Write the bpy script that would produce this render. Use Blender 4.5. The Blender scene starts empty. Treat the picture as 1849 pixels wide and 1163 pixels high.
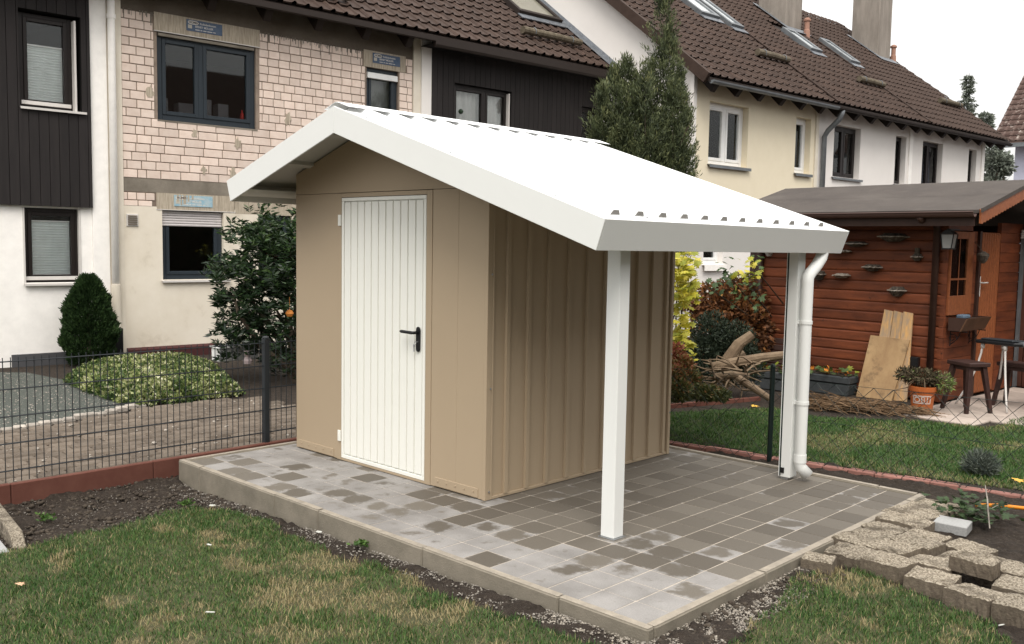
import bpy, bmesh, math, random
import numpy as np
from mathutils import Vector, Matrix
R = math.radians
random.seed(7)
rng = np.random.default_rng(11)
scene = bpy.context.scene
COL = scene.collection

# ------------------------------------------------------------------ camera
CAM = Vector((4.290878, -4.250857, 1.69575))
AX_R = Vector((0.721132, 0.692584, 0.017237))
AX_U = Vector((-0.069768, 0.047845, 0.996415))
AX_F = Vector((-0.689276, 0.719749, -0.082823))
FPX = 1682.736
cam_data = bpy.data.cameras.new("camera")
cam = bpy.data.objects.new("camera", cam_data)
COL.objects.link(cam)
cam.matrix_world = Matrix(((AX_R.x, AX_U.x, -AX_F.x, CAM.x), (AX_R.y, AX_U.y, -AX_F.y, CAM.y),
                           (AX_R.z, AX_U.z, -AX_F.z, CAM.z), (0, 0, 0, 1)))
cam_data.sensor_fit = 'HORIZONTAL'
cam_data.sensor_width = 36.0
cam_data.lens = FPX / 1849.0 * 36.0
cam_data.clip_start = 0.05
cam_data.clip_end = 3000
scene.camera = cam

# ------------------------------------------------------------------ light: bright overcast day
SUN_DIR = Vector((0.48, -0.55, 1.0)).normalized()
world = bpy.data.worlds.new("World")
scene.world = world
world.use_nodes = True
wt = world.node_tree
wt.nodes.clear()
w_out = wt.nodes.new('ShaderNodeOutputWorld')
w_bg = wt.nodes.new('ShaderNodeBackground')
w_sky = wt.nodes.new('ShaderNodeTexSky')
w_sky.sky_type = 'NISHITA'
w_sky.sun_disc = False
w_sky.sun_elevation = math.asin(SUN_DIR.z)
w_sky.sun_rotation = math.atan2(SUN_DIR.x, SUN_DIR.y)
w_sky.dust_density = 4.0
w_mix = wt.nodes.new('ShaderNodeMixRGB')
w_mix.inputs['Fac'].default_value = 0.88
# standard overcast sky: brightness (1 + 2 sin h) / 3 of the zenith
w_tc = wt.nodes.new('ShaderNodeTexCoord'); w_sep = wt.nodes.new('ShaderNodeSeparateXYZ')
w_mr = wt.nodes.new('ShaderNodeMapRange'); w_mr.inputs['To Min'].default_value = 8.6; w_mr.inputs['To Max'].default_value = 25.0
w_mul = wt.nodes.new('ShaderNodeMixRGB'); w_mul.blend_type = 'MULTIPLY'; w_mul.inputs['Fac'].default_value = 1.0
w_mul.inputs['Color1'].default_value = (1.0, 0.985, 0.96, 1)
wt.links.new(w_tc.outputs['Generated'], w_sep.inputs['Vector']); wt.links.new(w_sep.outputs['Z'], w_mr.inputs['Value'])
wt.links.new(w_mr.outputs['Result'], w_mul.inputs['Color2']); wt.links.new(w_mul.outputs['Color'], w_mix.inputs['Color2'])
wt.links.new(w_sky.outputs['Color'], w_mix.inputs['Color1'])
wt.links.new(w_mix.outputs['Color'], w_bg.inputs['Color'])
w_bg.inputs['Strength'].default_value = 0.1
wt.links.new(w_bg.outputs['Background'], w_out.inputs['Surface'])
sun_data = bpy.data.lights.new("sun", 'SUN')
sun_data.energy = 2.2
sun_data.angle = R(32)
sun_data.color = (1.0, 0.95, 0.88)
sun = bpy.data.objects.new("sun", sun_data)
COL.objects.link(sun)
sun.rotation_euler = (-SUN_DIR).to_track_quat('-Z', 'Y').to_euler()
sun.location = (0, 0, 30)
scene.view_settings.view_transform = 'Standard'
scene.view_settings.look = 'None'
scene.view_settings.gamma = 1.0
scene.view_settings.exposure = 0.14
scene.view_settings.use_curve_mapping = False
scene.render.engine = 'CYCLES'
scene.cycles.max_bounces = 8
scene.cycles.transparent_max_bounces = 12

# ------------------------------------------------------------------ helpers: points
def at(px, py, d):
    """point seen at photo pixel (px, py) at depth d metres along the view axis"""
    return CAM + (AX_R * ((px - 924.5) / FPX) + AX_U * (-(py - 581.5) / FPX) + AX_F) * d
def gz(px, py, z):
    """point on the level plane z"""
    d = AX_R * ((px - 924.5) / FPX) + AX_U * (-(py - 581.5) / FPX) + AX_F
    return CAM + d * ((z - CAM.z) / d.z)
BA = R(4.5)                                   # the terrace stands 4.5 degrees off the shed
BU = Vector((math.sin(BA), math.cos(BA), 0))  # along the facades
BV = Vector((math.cos(BA), -math.sin(BA), 0)) # out of the facades
def bw(v, u, z=0.0):
    return BV * v + BU * u + Vector((0, 0, z))

# ------------------------------------------------------------------ helpers: noise
def _hash(ix, iy, s):
    h = (ix.astype(np.int64) * 374761393 + iy.astype(np.int64) * 668265263 + s * 974634777) & 0x7fffffff
    h = ((h ^ (h >> 13)) * 1274126177) & 0x7fffffff
    return ((h ^ (h >> 16)) & 0xffff) / 65535.0
def vnoise(x, y, s=0):
    ix = np.floor(x); iy = np.floor(y); fx = x - ix; fy = y - iy
    fx = fx * fx * (3 - 2 * fx); fy = fy * fy * (3 - 2 * fy)
    a = _hash(ix, iy, s); b = _hash(ix + 1, iy, s); c = _hash(ix, iy + 1, s); d = _hash(ix + 1, iy + 1, s)
    return (a * (1 - fx) + b * fx) * (1 - fy) + (c * (1 - fx) + d * fx) * fy
def fbm(x, y, s=0, o=4):
    t = 0; a = 0.5
    for k in range(o):
        t = t + a * vnoise(x * 2 ** k, y * 2 ** k, s + k); a *= 0.5
    return t

# ------------------------------------------------------------------ helpers: materials
MATS = {}
def mat(name, col, rough=0.6, col2=None, scale=6.0, contrast=(0.35, 0.65), bump=0.0, bscale=60.0, metal=0.0,
        spec=0.28, rand=0.0, stretch=None, coords='world', detail=6.0, tint=None, dirt=None, coat=0.0, bdist=0.01, var=1.0):
    """principled material; col..col2 mixed by noise; rand = per-object value jitter; tint = ramp over the 'tint' attribute"""
    if name in MATS: return MATS[name]
    m = bpy.data.materials.new(name); m.use_nodes = True
    nt = m.node_tree; N = nt.nodes; L = nt.links
    b = N['Principled BSDF']
    b.inputs['Roughness'].default_value = rough
    b.inputs['Metallic'].default_value = metal
    b.inputs['Specular IOR Level'].default_value = spec
    b.inputs['Coat Weight'].default_value = coat
    if coords == 'world':
        src = N.new('ShaderNodeNewGeometry').outputs['Position']
    else:
        src = N.new('ShaderNodeTexCoord').outputs['Object']
    if stretch:
        mp = N.new('ShaderNodeMapping'); mp.inputs['Scale'].default_value = stretch
        L.new(src, mp.inputs['Vector']); src2 = mp.outputs['Vector']
    else: src2 = src
    def noise(sc, vec, det=6.0):
        n = N.new('ShaderNodeTexNoise'); n.inputs['Scale'].default_value = sc; n.inputs['Detail'].default_value = det
        n.inputs['Roughness'].default_value = 0.65
        L.new(vec, n.inputs['Vector']); return n.outputs['Fac']
    def mix(fac, c1, c2, blend='MIX'):
        x = N.new('ShaderNodeMixRGB'); x.blend_type = blend
        for s, val in (('Fac', fac), ('Color1', c1), ('Color2', c2)):
            if isinstance(val, (tuple, list)): x.inputs[s].default_value = (*val[:3], 1)
            elif isinstance(val, (int, float)): x.inputs[s].default_value = val
            else: L.new(val, x.inputs[s])
        return x.outputs['Color']
    def remap(v, lo, hi, a=0.0, c=1.0):
        r = N.new('ShaderNodeMapRange'); r.inputs['From Min'].default_value = lo; r.inputs['From Max'].default_value = hi
        r.inputs['To Min'].default_value = a; r.inputs['To Max'].default_value = c
        L.new(v, r.inputs['Value']); return r.outputs['Result']
    if tint:
        at_ = N.new('ShaderNodeAttribute'); at_.attribute_name = 'tint'
        cr = N.new('ShaderNodeValToRGB'); L.new(at_.outputs['Fac'], cr.inputs['Fac'])
        e = cr.color_ramp.elements
        while len(e) < len(tint): e.new(0.5)
        for k, (p, c) in enumerate(tint):
            e[k].position = p; e[k].color = (*c, 1)
        out = cr.outputs['Color']
    elif col2 is not None:
        out = mix(remap(noise(scale, src2, detail), *contrast), col, col2)
    else:
        out = mix(remap(noise(scale, src2, detail), 0.3, 0.7, 0.0, 1.0), [c * (1 - .07 * var) for c in col], [min(1, c * (1 + .05 * var)) for c in col])
    if dirt:                                   # (colour, scale, lo, hi)
        out = mix(remap(noise(dirt[1], src, 8.0), dirt[2], dirt[3]), out, dirt[0])
    if rand:
        oi = N.new('ShaderNodeObjectInfo')
        rv = remap(oi.outputs['Random'], 0, 1, 1 - rand, 1 + rand)
        hs = N.new('ShaderNodeHueSaturation'); L.new(out, hs.inputs['Color']); L.new(rv, hs.inputs['Value'])
        out = hs.outputs['Color']
    L.new(out, b.inputs['Base Color'])
    if bump:
        bp = N.new('ShaderNodeBump'); bp.inputs['Strength'].default_value = bump; bp.inputs['Distance'].default_value = bdist
        L.new(noise(bscale, src2, 8.0), bp.inputs['Height']); L.new(bp.outputs['Normal'], b.inputs['Normal'])
    MATS[name] = m
    return m

def leaf_mat(name, ramp, rough=0.5, trans=0.25):
    m = mat(name, (0.1, 0.2, 0.05), rough, tint=ramp)
    nt = m.node_tree; N = nt.nodes; L = nt.links
    b = N['Principled BSDF']; o = N['Material Output']
    t = N.new('ShaderNodeBsdfTranslucent'); mx = N.new('ShaderNodeMixShader'); mx.inputs['Fac'].default_value = trans
    L.new(b.inputs['Base Color'].links[0].from_socket, t.inputs['Color'])
    L.new(b.outputs['BSDF'], mx.inputs[1]); L.new(t.outputs['BSDF'], mx.inputs[2]); L.new(mx.outputs['Shader'], o.inputs['Surface'])
    return m

def glass_mat():
    m = bpy.data.materials.new("window_glass"); m.use_nodes = True
    nt = m.node_tree; N = nt.nodes; L = nt.links
    N.remove(N['Principled BSDF']); o = N['Material Output']
    tr = N.new('ShaderNodeBsdfTransparent'); tr.inputs['Color'].default_value = (0.985, 0.99, 0.985, 1)
    gl = N.new('ShaderNodeBsdfGlossy'); gl.inputs['Roughness'].default_value = 0.02
    gl.inputs['Color'].default_value = (0.9, 0.92, 0.92, 1)
    fr = N.new('ShaderNodeFresnel'); fr.inputs['IOR'].default_value = 1.42
    mx = N.new('ShaderNodeMixShader')
    L.new(fr.outputs['Fac'], mx.inputs['Fac']); L.new(tr.outputs['BSDF'], mx.inputs[1]); L.new(gl.outputs['BSDF'], mx.inputs[2])
    L.new(mx.outputs['Shader'], o.inputs['Surface'])
    return m
GLASS = glass_mat()

# ------------------------------------------------------------------ helpers: objects
def tag(o, label=None, cat=None, group=None, kind=None):
    if label: o['label'] = label
    if cat: o['category'] = cat
    if group: o['group'] = group
    if kind: o['kind'] = kind
    return o
def thing(name, label, cat, loc=(0, 0, 0), rotz=0.0, group=None):
    o = bpy.data.objects.new(name, None); COL.objects.link(o)
    o.empty_display_size = 0.1
    o.location = loc; o.rotation_euler = (0, 0, rotz)
    return tag(o, label, cat, group)
def inst(name, mesh, parent=None, mtx=None):
    o = bpy.data.objects.new(name, mesh); COL.objects.link(o)
    if parent: o.parent = parent
    if mtx is not None: o.matrix_local = mtx
    return o

class MB:
    def __init__(s): s.v = []; s.f = []
    def add(s, vs, fs):
        n = len(s.v); s.v += [tuple(p) for p in vs]; s.f += [tuple(n + i for i in f) for f in fs]; return s
    def box(s, x0, x1, y0, y1, z0, z1):
        return s.add([(x0, y0, z0), (x1, y0, z0), (x1, y1, z0), (x0, y1, z0), (x0, y0, z1), (x1, y0, z1), (x1, y1, z1), (x0, y1, z1)],
                     [(0, 3, 2, 1), (4, 5, 6, 7), (0, 1, 5, 4), (1, 2, 6, 5), (2, 3, 7, 6), (3, 0, 4, 7)])
    def obox(s, c, size, m=None):
        a, b, h = size[0] / 2, size[1] / 2, size[2] / 2
        n = len(s.v); s.box(-a, a, -b, b, -h, h); c = Vector(c)
        for i in range(n, n + 8):
            p = Vector(s.v[i]); s.v[i] = tuple((m @ p if m is not None else p) + c)
        return s
    def prism(s, poly, fn):
        """poly 2-D points; fn(p, t) -> 3-D for t in (0, 1)"""
        n = len(poly)
        vs = [fn(p, 0) for p in poly] + [fn(p, 1) for p in poly]
        return s.add(vs, [tuple(reversed(range(n))), tuple(range(n, 2 * n))] + [(i, (i + 1) % n, n + (i + 1) % n, n + i) for i in range(n)])
    def tube(s, pts, r, n=8, cap=True):
        pts = [Vector(p) for p in pts]; k = len(pts)
        rs = r if isinstance(r, (list, tuple)) else [r] * k
        rings = []; ref = None
        for i, p in enumerate(pts):
            d = (pts[min(i + 1, k - 1)] - pts[max(i - 1, 0)]).normalized()
            if ref is None: ref = Vector((0, 0, 1)) if abs(d.z) < 0.9 else Vector((1, 0, 0))
            a = d.cross(ref).normalized(); b = a.cross(d).normalized(); ref = b
            rings.append([p + (a * math.cos(2 * math.pi * j / n) + b * math.sin(2 * math.pi * j / n)) * rs[i] for j in range(n)])
        fs = []
        for i in range(k - 1):
            for j in range(n):
                fs.append((i * n + j, i * n + (j + 1) % n, (i + 1) * n + (j + 1) % n, (i + 1) * n + j))
        if cap: fs += [tuple(range(n)), tuple(range((k - 1) * n, k * n))]
        return s.add([q for r_ in rings for q in r_], fs)
    def lathe(s, prof, c=(0, 0, 0), n=20):
        vs = []; fs = []; k = len(prof)
        for (r, z) in prof:
            for j in range(n):
                vs.append((c[0] + r * math.cos(2 * math.pi * j / n), c[1] + r * math.sin(2 * math.pi * j / n), c[2] + z))
        for i in range(k - 1):
            for j in range(n): fs.append((i * n + j, i * n + (j + 1) % n, (i + 1) * n + (j + 1) % n, (i + 1) * n + j))
        fs += [tuple(range(n)), tuple(range((k - 1) * n, k * n))]
        return s.add(vs, fs)
    def mesh(s, name, m=None, bevel=0.0, smooth=False, seg=1):
        me = bpy.data.meshes.new(name)
        bm = bmesh.new()
        vs = [bm.verts.new(p) for p in s.v]
        for f in s.f:
            try: bm.faces.new([vs[i] for i in f])
            except ValueError: pass
        bmesh.ops.recalc_face_normals(bm, faces=bm.faces)
        if bevel:
            es = [e for e in bm.edges if len(e.link_faces) == 2 and e.calc_face_angle(0) > 0.6]
            bmesh.ops.bevel(bm, geom=es, offset=bevel, segments=seg, affect='EDGES', clamp_overlap=True)
        bm.to_mesh(me); bm.free()
        if m: me.materials.append(m)
        if smooth:
            me.polygons.foreach_set('use_smooth', [True] * len(me.polygons))
        return me
    def build(s, name, m, parent=None, bevel=0.0, smooth=False, mtx=None, seg=1):
        return inst(name, s.mesh(name, m, bevel, smooth, seg), parent, mtx)

def np_mesh(name, V, F, m, tint=None, parent=None, smooth=False):
    """V (n,3), F (k,4) or (k,3) arrays -> one object, optional per-face tint"""
    me = bpy.data.meshes.new(name)
    F = np.asarray(F, dtype=np.int32); k, q = F.shape
    me.vertices.add(len(V)); me.vertices.foreach_set('co', np.asarray(V, dtype=np.float32).ravel())
    me.loops.add(k * q); me.loops.foreach_set('vertex_index', F.ravel())
    me.polygons.add(k); me.polygons.foreach_set('loop_start', np.arange(0, k * q, q, dtype=np.int32))
    me.update(calc_edges=True)
    if tint is not None:
        a = me.attributes.new('tint', 'FLOAT', 'FACE'); a.data.foreach_set('value', np.asarray(tint, dtype=np.float32))
    if smooth: me.polygons.foreach_set('use_smooth', np.ones(k, dtype=bool))
    me.materials.append(m)
    return inst(name, me, parent)

def norm(A): return A / np.maximum(np.linalg.norm(A, axis=1, keepdims=True), 1e-9)
def leaves(name, P, D, L, W, m, parent=None, tint=None, fold=0.15, kind=None):
    """diamond leaves: P bases, D directions, L lengths, W widths"""
    n = len(P); D = norm(D); L = np.broadcast_to(L, n)[:, None]; W = np.broadcast_to(W, n)[:, None]
    S = norm(np.cross(D, rng.normal(size=(n, 3)))); U = np.cross(S, D)
    mid = P + D * L * 0.48
    V = np.stack([P, mid + S * W / 2 + U * W * fold, P + D * L, mid - S * W / 2 + U * W * fold], 1).reshape(-1, 3)
    F = np.arange(4 * n).reshape(n, 4)
    if tint is None: tint = rng.random(n)
    o = np_mesh(name, V, F, m, tint, parent)
    if kind: o['kind'] = kind
    return o
def relpts(pts, base):
    return np.asarray(pts) - np.asarray(base)[None, :]

# ------------------------------------------------------------------ materials
m_white = mat("white_coated_steel", (0.74, 0.75, 0.73), 0.42, bump=0.03, bscale=300, bdist=0.001, var=.15)
m_roofwhite = mat("white_roof_steel", (0.86, 0.87, 0.87), 0.42, var=.15)
m_rib_end = mat("grey_rib_end", (0.20, 0.19, 0.175), 0.95)
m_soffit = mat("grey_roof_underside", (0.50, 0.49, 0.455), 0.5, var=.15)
m_beige = mat("beige_stucco_steel", (0.385, 0.302, 0.208), 0.55, bump=0.25, bscale=220, bdist=0.002, var=.15)
m_door = mat("cream_white_door", (0.80, 0.80, 0.745), 0.4, var=.15)
m_black = mat("black_plastic", (0.012, 0.012, 0.013), 0.35)
m_steel = mat("zinc_steel", (0.42, 0.43, 0.44), 0.4, metal=0.8)
m_kerb = mat("concrete_kerb", (0.25, 0.22, 0.175), 0.85, (0.18, 0.16, 0.125), 5, bump=0.4, bscale=120, dirt=((0.12, 0.105, 0.085), 2.2, 0.55, 0.8))
m_sand = mat("joint_sand", (0.50, 0.44, 0.37), 0.95, (0.33, 0.29, 0.24), 9)
m_soil = mat("dark_soil", (0.034, 0.025, 0.0185), 0.95, (0.062, 0.047, 0.036), 14, bump=1.0, bscale=60, bdist=0.05, dirt=((0.11, 0.09, 0.068), 45, 0.56, 0.68))
m_thatch = mat("lawn_soil_and_thatch", (0.040, 0.050, 0.020), 0.95, (0.08, 0.072, 0.038), 5, bump=0.8, bscale=60)
m_gravel = mat("pale_grit", (0.36, 0.33, 0.29), 0.9, (0.10, 0.085, 0.07), 60, rand=0.3)
m_redkerb = mat("red_brown_edging", (0.115, 0.042, 0.030), 0.85, (0.15, 0.062, 0.045), 4, bump=0.3, bscale=150)
m_redbrick = mat("salmon_edging_brick", (0.34, 0.165, 0.135), 0.85, (0.26, 0.125, 0.10), 8, rand=0.15, bump=0.3, bscale=150, dirt=((0.10, 0.07, 0.055), 12, 0.58, 0.75))
m_fence = mat("anthracite_fence", (0.022, 0.026, 0.030), 0.45)
m_green_post = mat("dark_green_post", (0.012, 0.022, 0.020), 0.4)
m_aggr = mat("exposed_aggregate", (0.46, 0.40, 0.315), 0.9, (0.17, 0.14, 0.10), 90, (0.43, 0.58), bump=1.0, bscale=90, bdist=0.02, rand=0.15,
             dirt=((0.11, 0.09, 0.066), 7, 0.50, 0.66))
m_aggr_side = mat("dark_block_side", (0.105, 0.083, 0.062), 0.95, (0.165, 0.135, 0.10), 40, bump=0.7, bscale=90, rand=0.12)  # side faces coloured darker than the tops
m_greypaver = mat("grey_paver", (0.36, 0.36, 0.35), 0.85, (0.28, 0.28, 0.275), 90)
m_cobble = mat("cobble_concrete", (0.155, 0.125, 0.098), 0.9, (0.11, 0.088, 0.068), 14, bump=0.4, bscale=90, rand=0.2)
m_palestone = mat("pale_kerb_stone", (0.42, 0.38, 0.33), 0.9, (0.26, 0.23, 0.2), 18, rand=0.2)
m_asphalt = mat("grey_green_asphalt", (0.085, 0.092, 0.080), 0.95, (0.050, 0.057, 0.050), 30, (0.4, 0.6), bump=0.6, bscale=120, dirt=((0.30, 0.30, 0.27), 30, 0.60, 0.66))
m_render_white = mat("white_render", (0.91, 0.88, 0.84), 0.9, bump=0.25, bscale=140, bdist=0.004)
m_render_dirty = mat("stained_cream_render", (0.77, 0.71, 0.61), 0.9, (0.65, 0.58, 0.47), 1.3, (0.3, 0.7), bump=0.2, bscale=120, dirt=((0.50, 0.44, 0.35), 2.6, 0.56, 0.85))
m_render_strip = mat("cream_render_strip", (0.74, 0.68, 0.58), 0.9, (0.65, 0.59, 0.49), 2, bump=0.2, bscale=120)
m_render_yellow = mat("yellow_render", (0.78, 0.70, 0.54), 0.9, (0.75, 0.67, 0.51), 3, bump=0.15, bscale=150)
m_render_offwhite = mat("offwhite_render", (0.80, 0.765, 0.73), 0.9, (0.77, 0.735, 0.70), 2, bump=0.15, bscale=150)
m_render_lilac = mat("lilac_render", (0.62, 0.63, 0.76), 0.9)
m_clad = mat("dark_stained_board", (0.015, 0.0125, 0.0125), 0.75, (0.021, 0.0175, 0.017), 3, stretch=(6, 6, 0.5), rand=0.15)
m_clad_back = mat("cladding_shadow_gap", (0.006, 0.005, 0.005), 0.9)
m_brick = mat("pale_pink_brick", (0.76, 0.635, 0.555), 0.9, (0.68, 0.55, 0.47), 7, rand=0.12, bump=0.3, bscale=90, dirt=((0.46, 0.36, 0.28), 5, 0.66, 0.86))
m_mortar = mat("grey_brown_mortar", (0.20, 0.155, 0.125), 0.95, (0.30, 0.24, 0.19), 6, bump=0.6, bscale=60)
m_concrete = mat("weathered_concrete", (0.25, 0.22, 0.18), 0.95, (0.15, 0.13, 0.105), 2.2, bump=0.5, bscale=40)
m_concrete_dark = mat("dark_weathered_concrete", (0.105, 0.085, 0.065), 0.95, (0.15, 0.125, 0.10), 1.8, bump=0.5, bscale=40)
m_drip = mat("streaked_lintel", (0.52, 0.45, 0.355), 0.95, (0.33, 0.28, 0.215), 17, (0.36, 0.64), stretch=(3.0, 3.0, 0.25), bump=0.8, bscale=12, bdist=0.02)
m_tile = mat("brown_roof_tile", (0.041, 0.0245, 0.018), 0.8, (0.058, 0.036, 0.027), 7, rand=0.16, bump=0.2, bscale=90, dirt=((0.10, 0.08, 0.065), 9, 0.70, 0.85))
m_tile_lichen = mat("lichened_roof_tile", (0.085, 0.050, 0.042), 0.85, (0.12, 0.08, 0.066), 2, rand=0.2, dirt=((0.38, 0.33, 0.29), 5, 0.56, 0.66))
m_eave = mat("dark_brown_eave_wood", (0.022, 0.015, 0.012), 0.65)
m_zinc = mat("weathered_zinc", (0.20, 0.215, 0.225), 0.45, (0.14, 0.15, 0.16), 4, metal=0.4)
m_lead = mat("lead_flashing", (0.19, 0.205, 0.225), 0.5, (0.12, 0.13, 0.145), 10, metal=0.3)
m_anthr = mat("anthracite_window_frame", (0.024, 0.032, 0.040), 0.4)
m_brownframe = mat("dark_brown_window_frame", (0.016, 0.012, 0.011), 0.4)
m_whiteframe = mat("white_window_frame", (0.80, 0.80, 0.79), 0.35)
m_alu = mat("pale_aluminium", (0.62, 0.59, 0.56), 0.4)
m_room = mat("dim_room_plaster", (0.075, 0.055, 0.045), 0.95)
m_blind = mat("pleated_blind", (0.82, 0.87, 0.87), 0.85)
m_curtain = mat("net_curtain", (0.62, 0.62, 0.60), 0.9)
m_shutter = mat("roller_shutter_slats", (0.60, 0.56, 0.55), 0.5)
m_frost = mat("grey_green_shade", (0.19, 0.20, 0.19), 0.7)
m_signblue = mat("faded_blue_sign", (0.075, 0.115, 0.19), 0.7, (0.12, 0.155, 0.22), 12)
m_signlight = mat("washed_blue_sign", (0.24, 0.42, 0.52), 0.75, (0.42, 0.50, 0.52), 14)
m_signtext = mat("sign_white_print", (0.62, 0.60, 0.56), 0.7)
m_signdark = mat("sign_dark_print", (0.06, 0.05, 0.05), 0.7)
m_chimney = mat("chimney_render", (0.30, 0.265, 0.23), 0.95, (0.20, 0.175, 0.15), 2.5, stretch=(2, 2, 0.4), bump=0.4, bscale=40)
m_terracotta = mat("terracotta_vent", (0.34, 0.19, 0.14), 0.8)
m_mossylog = mat("mossy_log", (0.075, 0.060, 0.040), 0.95, (0.15, 0.125, 0.09), 10, bump=0.6, bscale=60)
m_cabin = mat("red_cedar_stain", (0.195, 0.054, 0.021), 0.6, (0.095, 0.028, 0.013), 2.2, (0.36, 0.66), stretch=(1.0, 1.0, 5.0), rand=0.24, bump=0.15, bscale=20, dirt=((0.05, 0.018, 0.010), 14, 0.62, 0.72))
m_cabin_trim = mat("orange_brown_trim", (0.29, 0.095, 0.035), 0.55, (0.21, 0.066, 0.025), 6, stretch=(1, 4, 4))
m_darkbrown = mat("dark_brown_paint", (0.040, 0.019, 0.014), 0.5, (0.055, 0.028, 0.02), 5)
m_brownpipe = mat("brown_pvc", (0.085, 0.050, 0.042), 0.45)
m_bitumen = mat("brown_bitumen_felt", (0.080, 0.068, 0.060), 0.95, (0.060, 0.051, 0.046), 3, bump=0.4, bscale=160, dirt=((0.115, 0.10, 0.088), 1.5, 0.5, 0.75))
m_bark = mat("dark_bark", (0.055, 0.042, 0.030), 0.95, (0.09, 0.07, 0.05), 12, bump=0.7, bscale=50)
m_deadwood = mat("bleached_dead_wood", (0.24, 0.175, 0.115), 0.9, (0.15, 0.105, 0.068), 8, bump=0.5, bscale=60)
m_fungus = mat("bracket_fungus_grey", (0.14, 0.115, 0.09), 0.9, (0.055, 0.045, 0.036), 25, (0.4, 0.6), bump=0.8, bscale=60, bdist=0.02)
m_fungus_pale = mat("bracket_fungus_pale", (0.42, 0.38, 0.33), 0.9, (0.24, 0.20, 0.16), 30, bump=0.6, bscale=60)
m_ply = mat("weathered_plywood", (0.42, 0.28, 0.145), 0.85, (0.31, 0.195, 0.10), 6, stretch=(1, 1, 0.6), dirt=((0.13, 0.085, 0.05), 5, 0.53, 0.70))
m_plank = mat("grey_yellow_plank", (0.52, 0.30, 0.115), 0.85, (0.27, 0.21, 0.155), 5, stretch=(4, 4, 0.6), rand=0.3)
m_trough = mat("dark_grey_trough", (0.036, 0.040, 0.043), 0.7, (0.055, 0.06, 0.062), 12)
m_pot = mat("orange_pot", (0.42, 0.115, 0.032), 0.45)
m_yellowpot = mat("yellow_ochre_pot", (0.46, 0.21, 0.06), 0.5)
m_stool = mat("dark_brown_stool", (0.030, 0.014, 0.012), 0.5, (0.05, 0.025, 0.02), 12)
m_slab = mat("pinkish_paving_slab", (0.44, 0.37, 0.32), 0.9, (0.36, 0.30, 0.26), 6, rand=0.12)
m_hose = mat("orange_hose", (0.66, 0.22, 0.012), 0.4)
m_picket = mat("weathered_picket", (0.06, 0.035, 0.022), 0.8)

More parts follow.
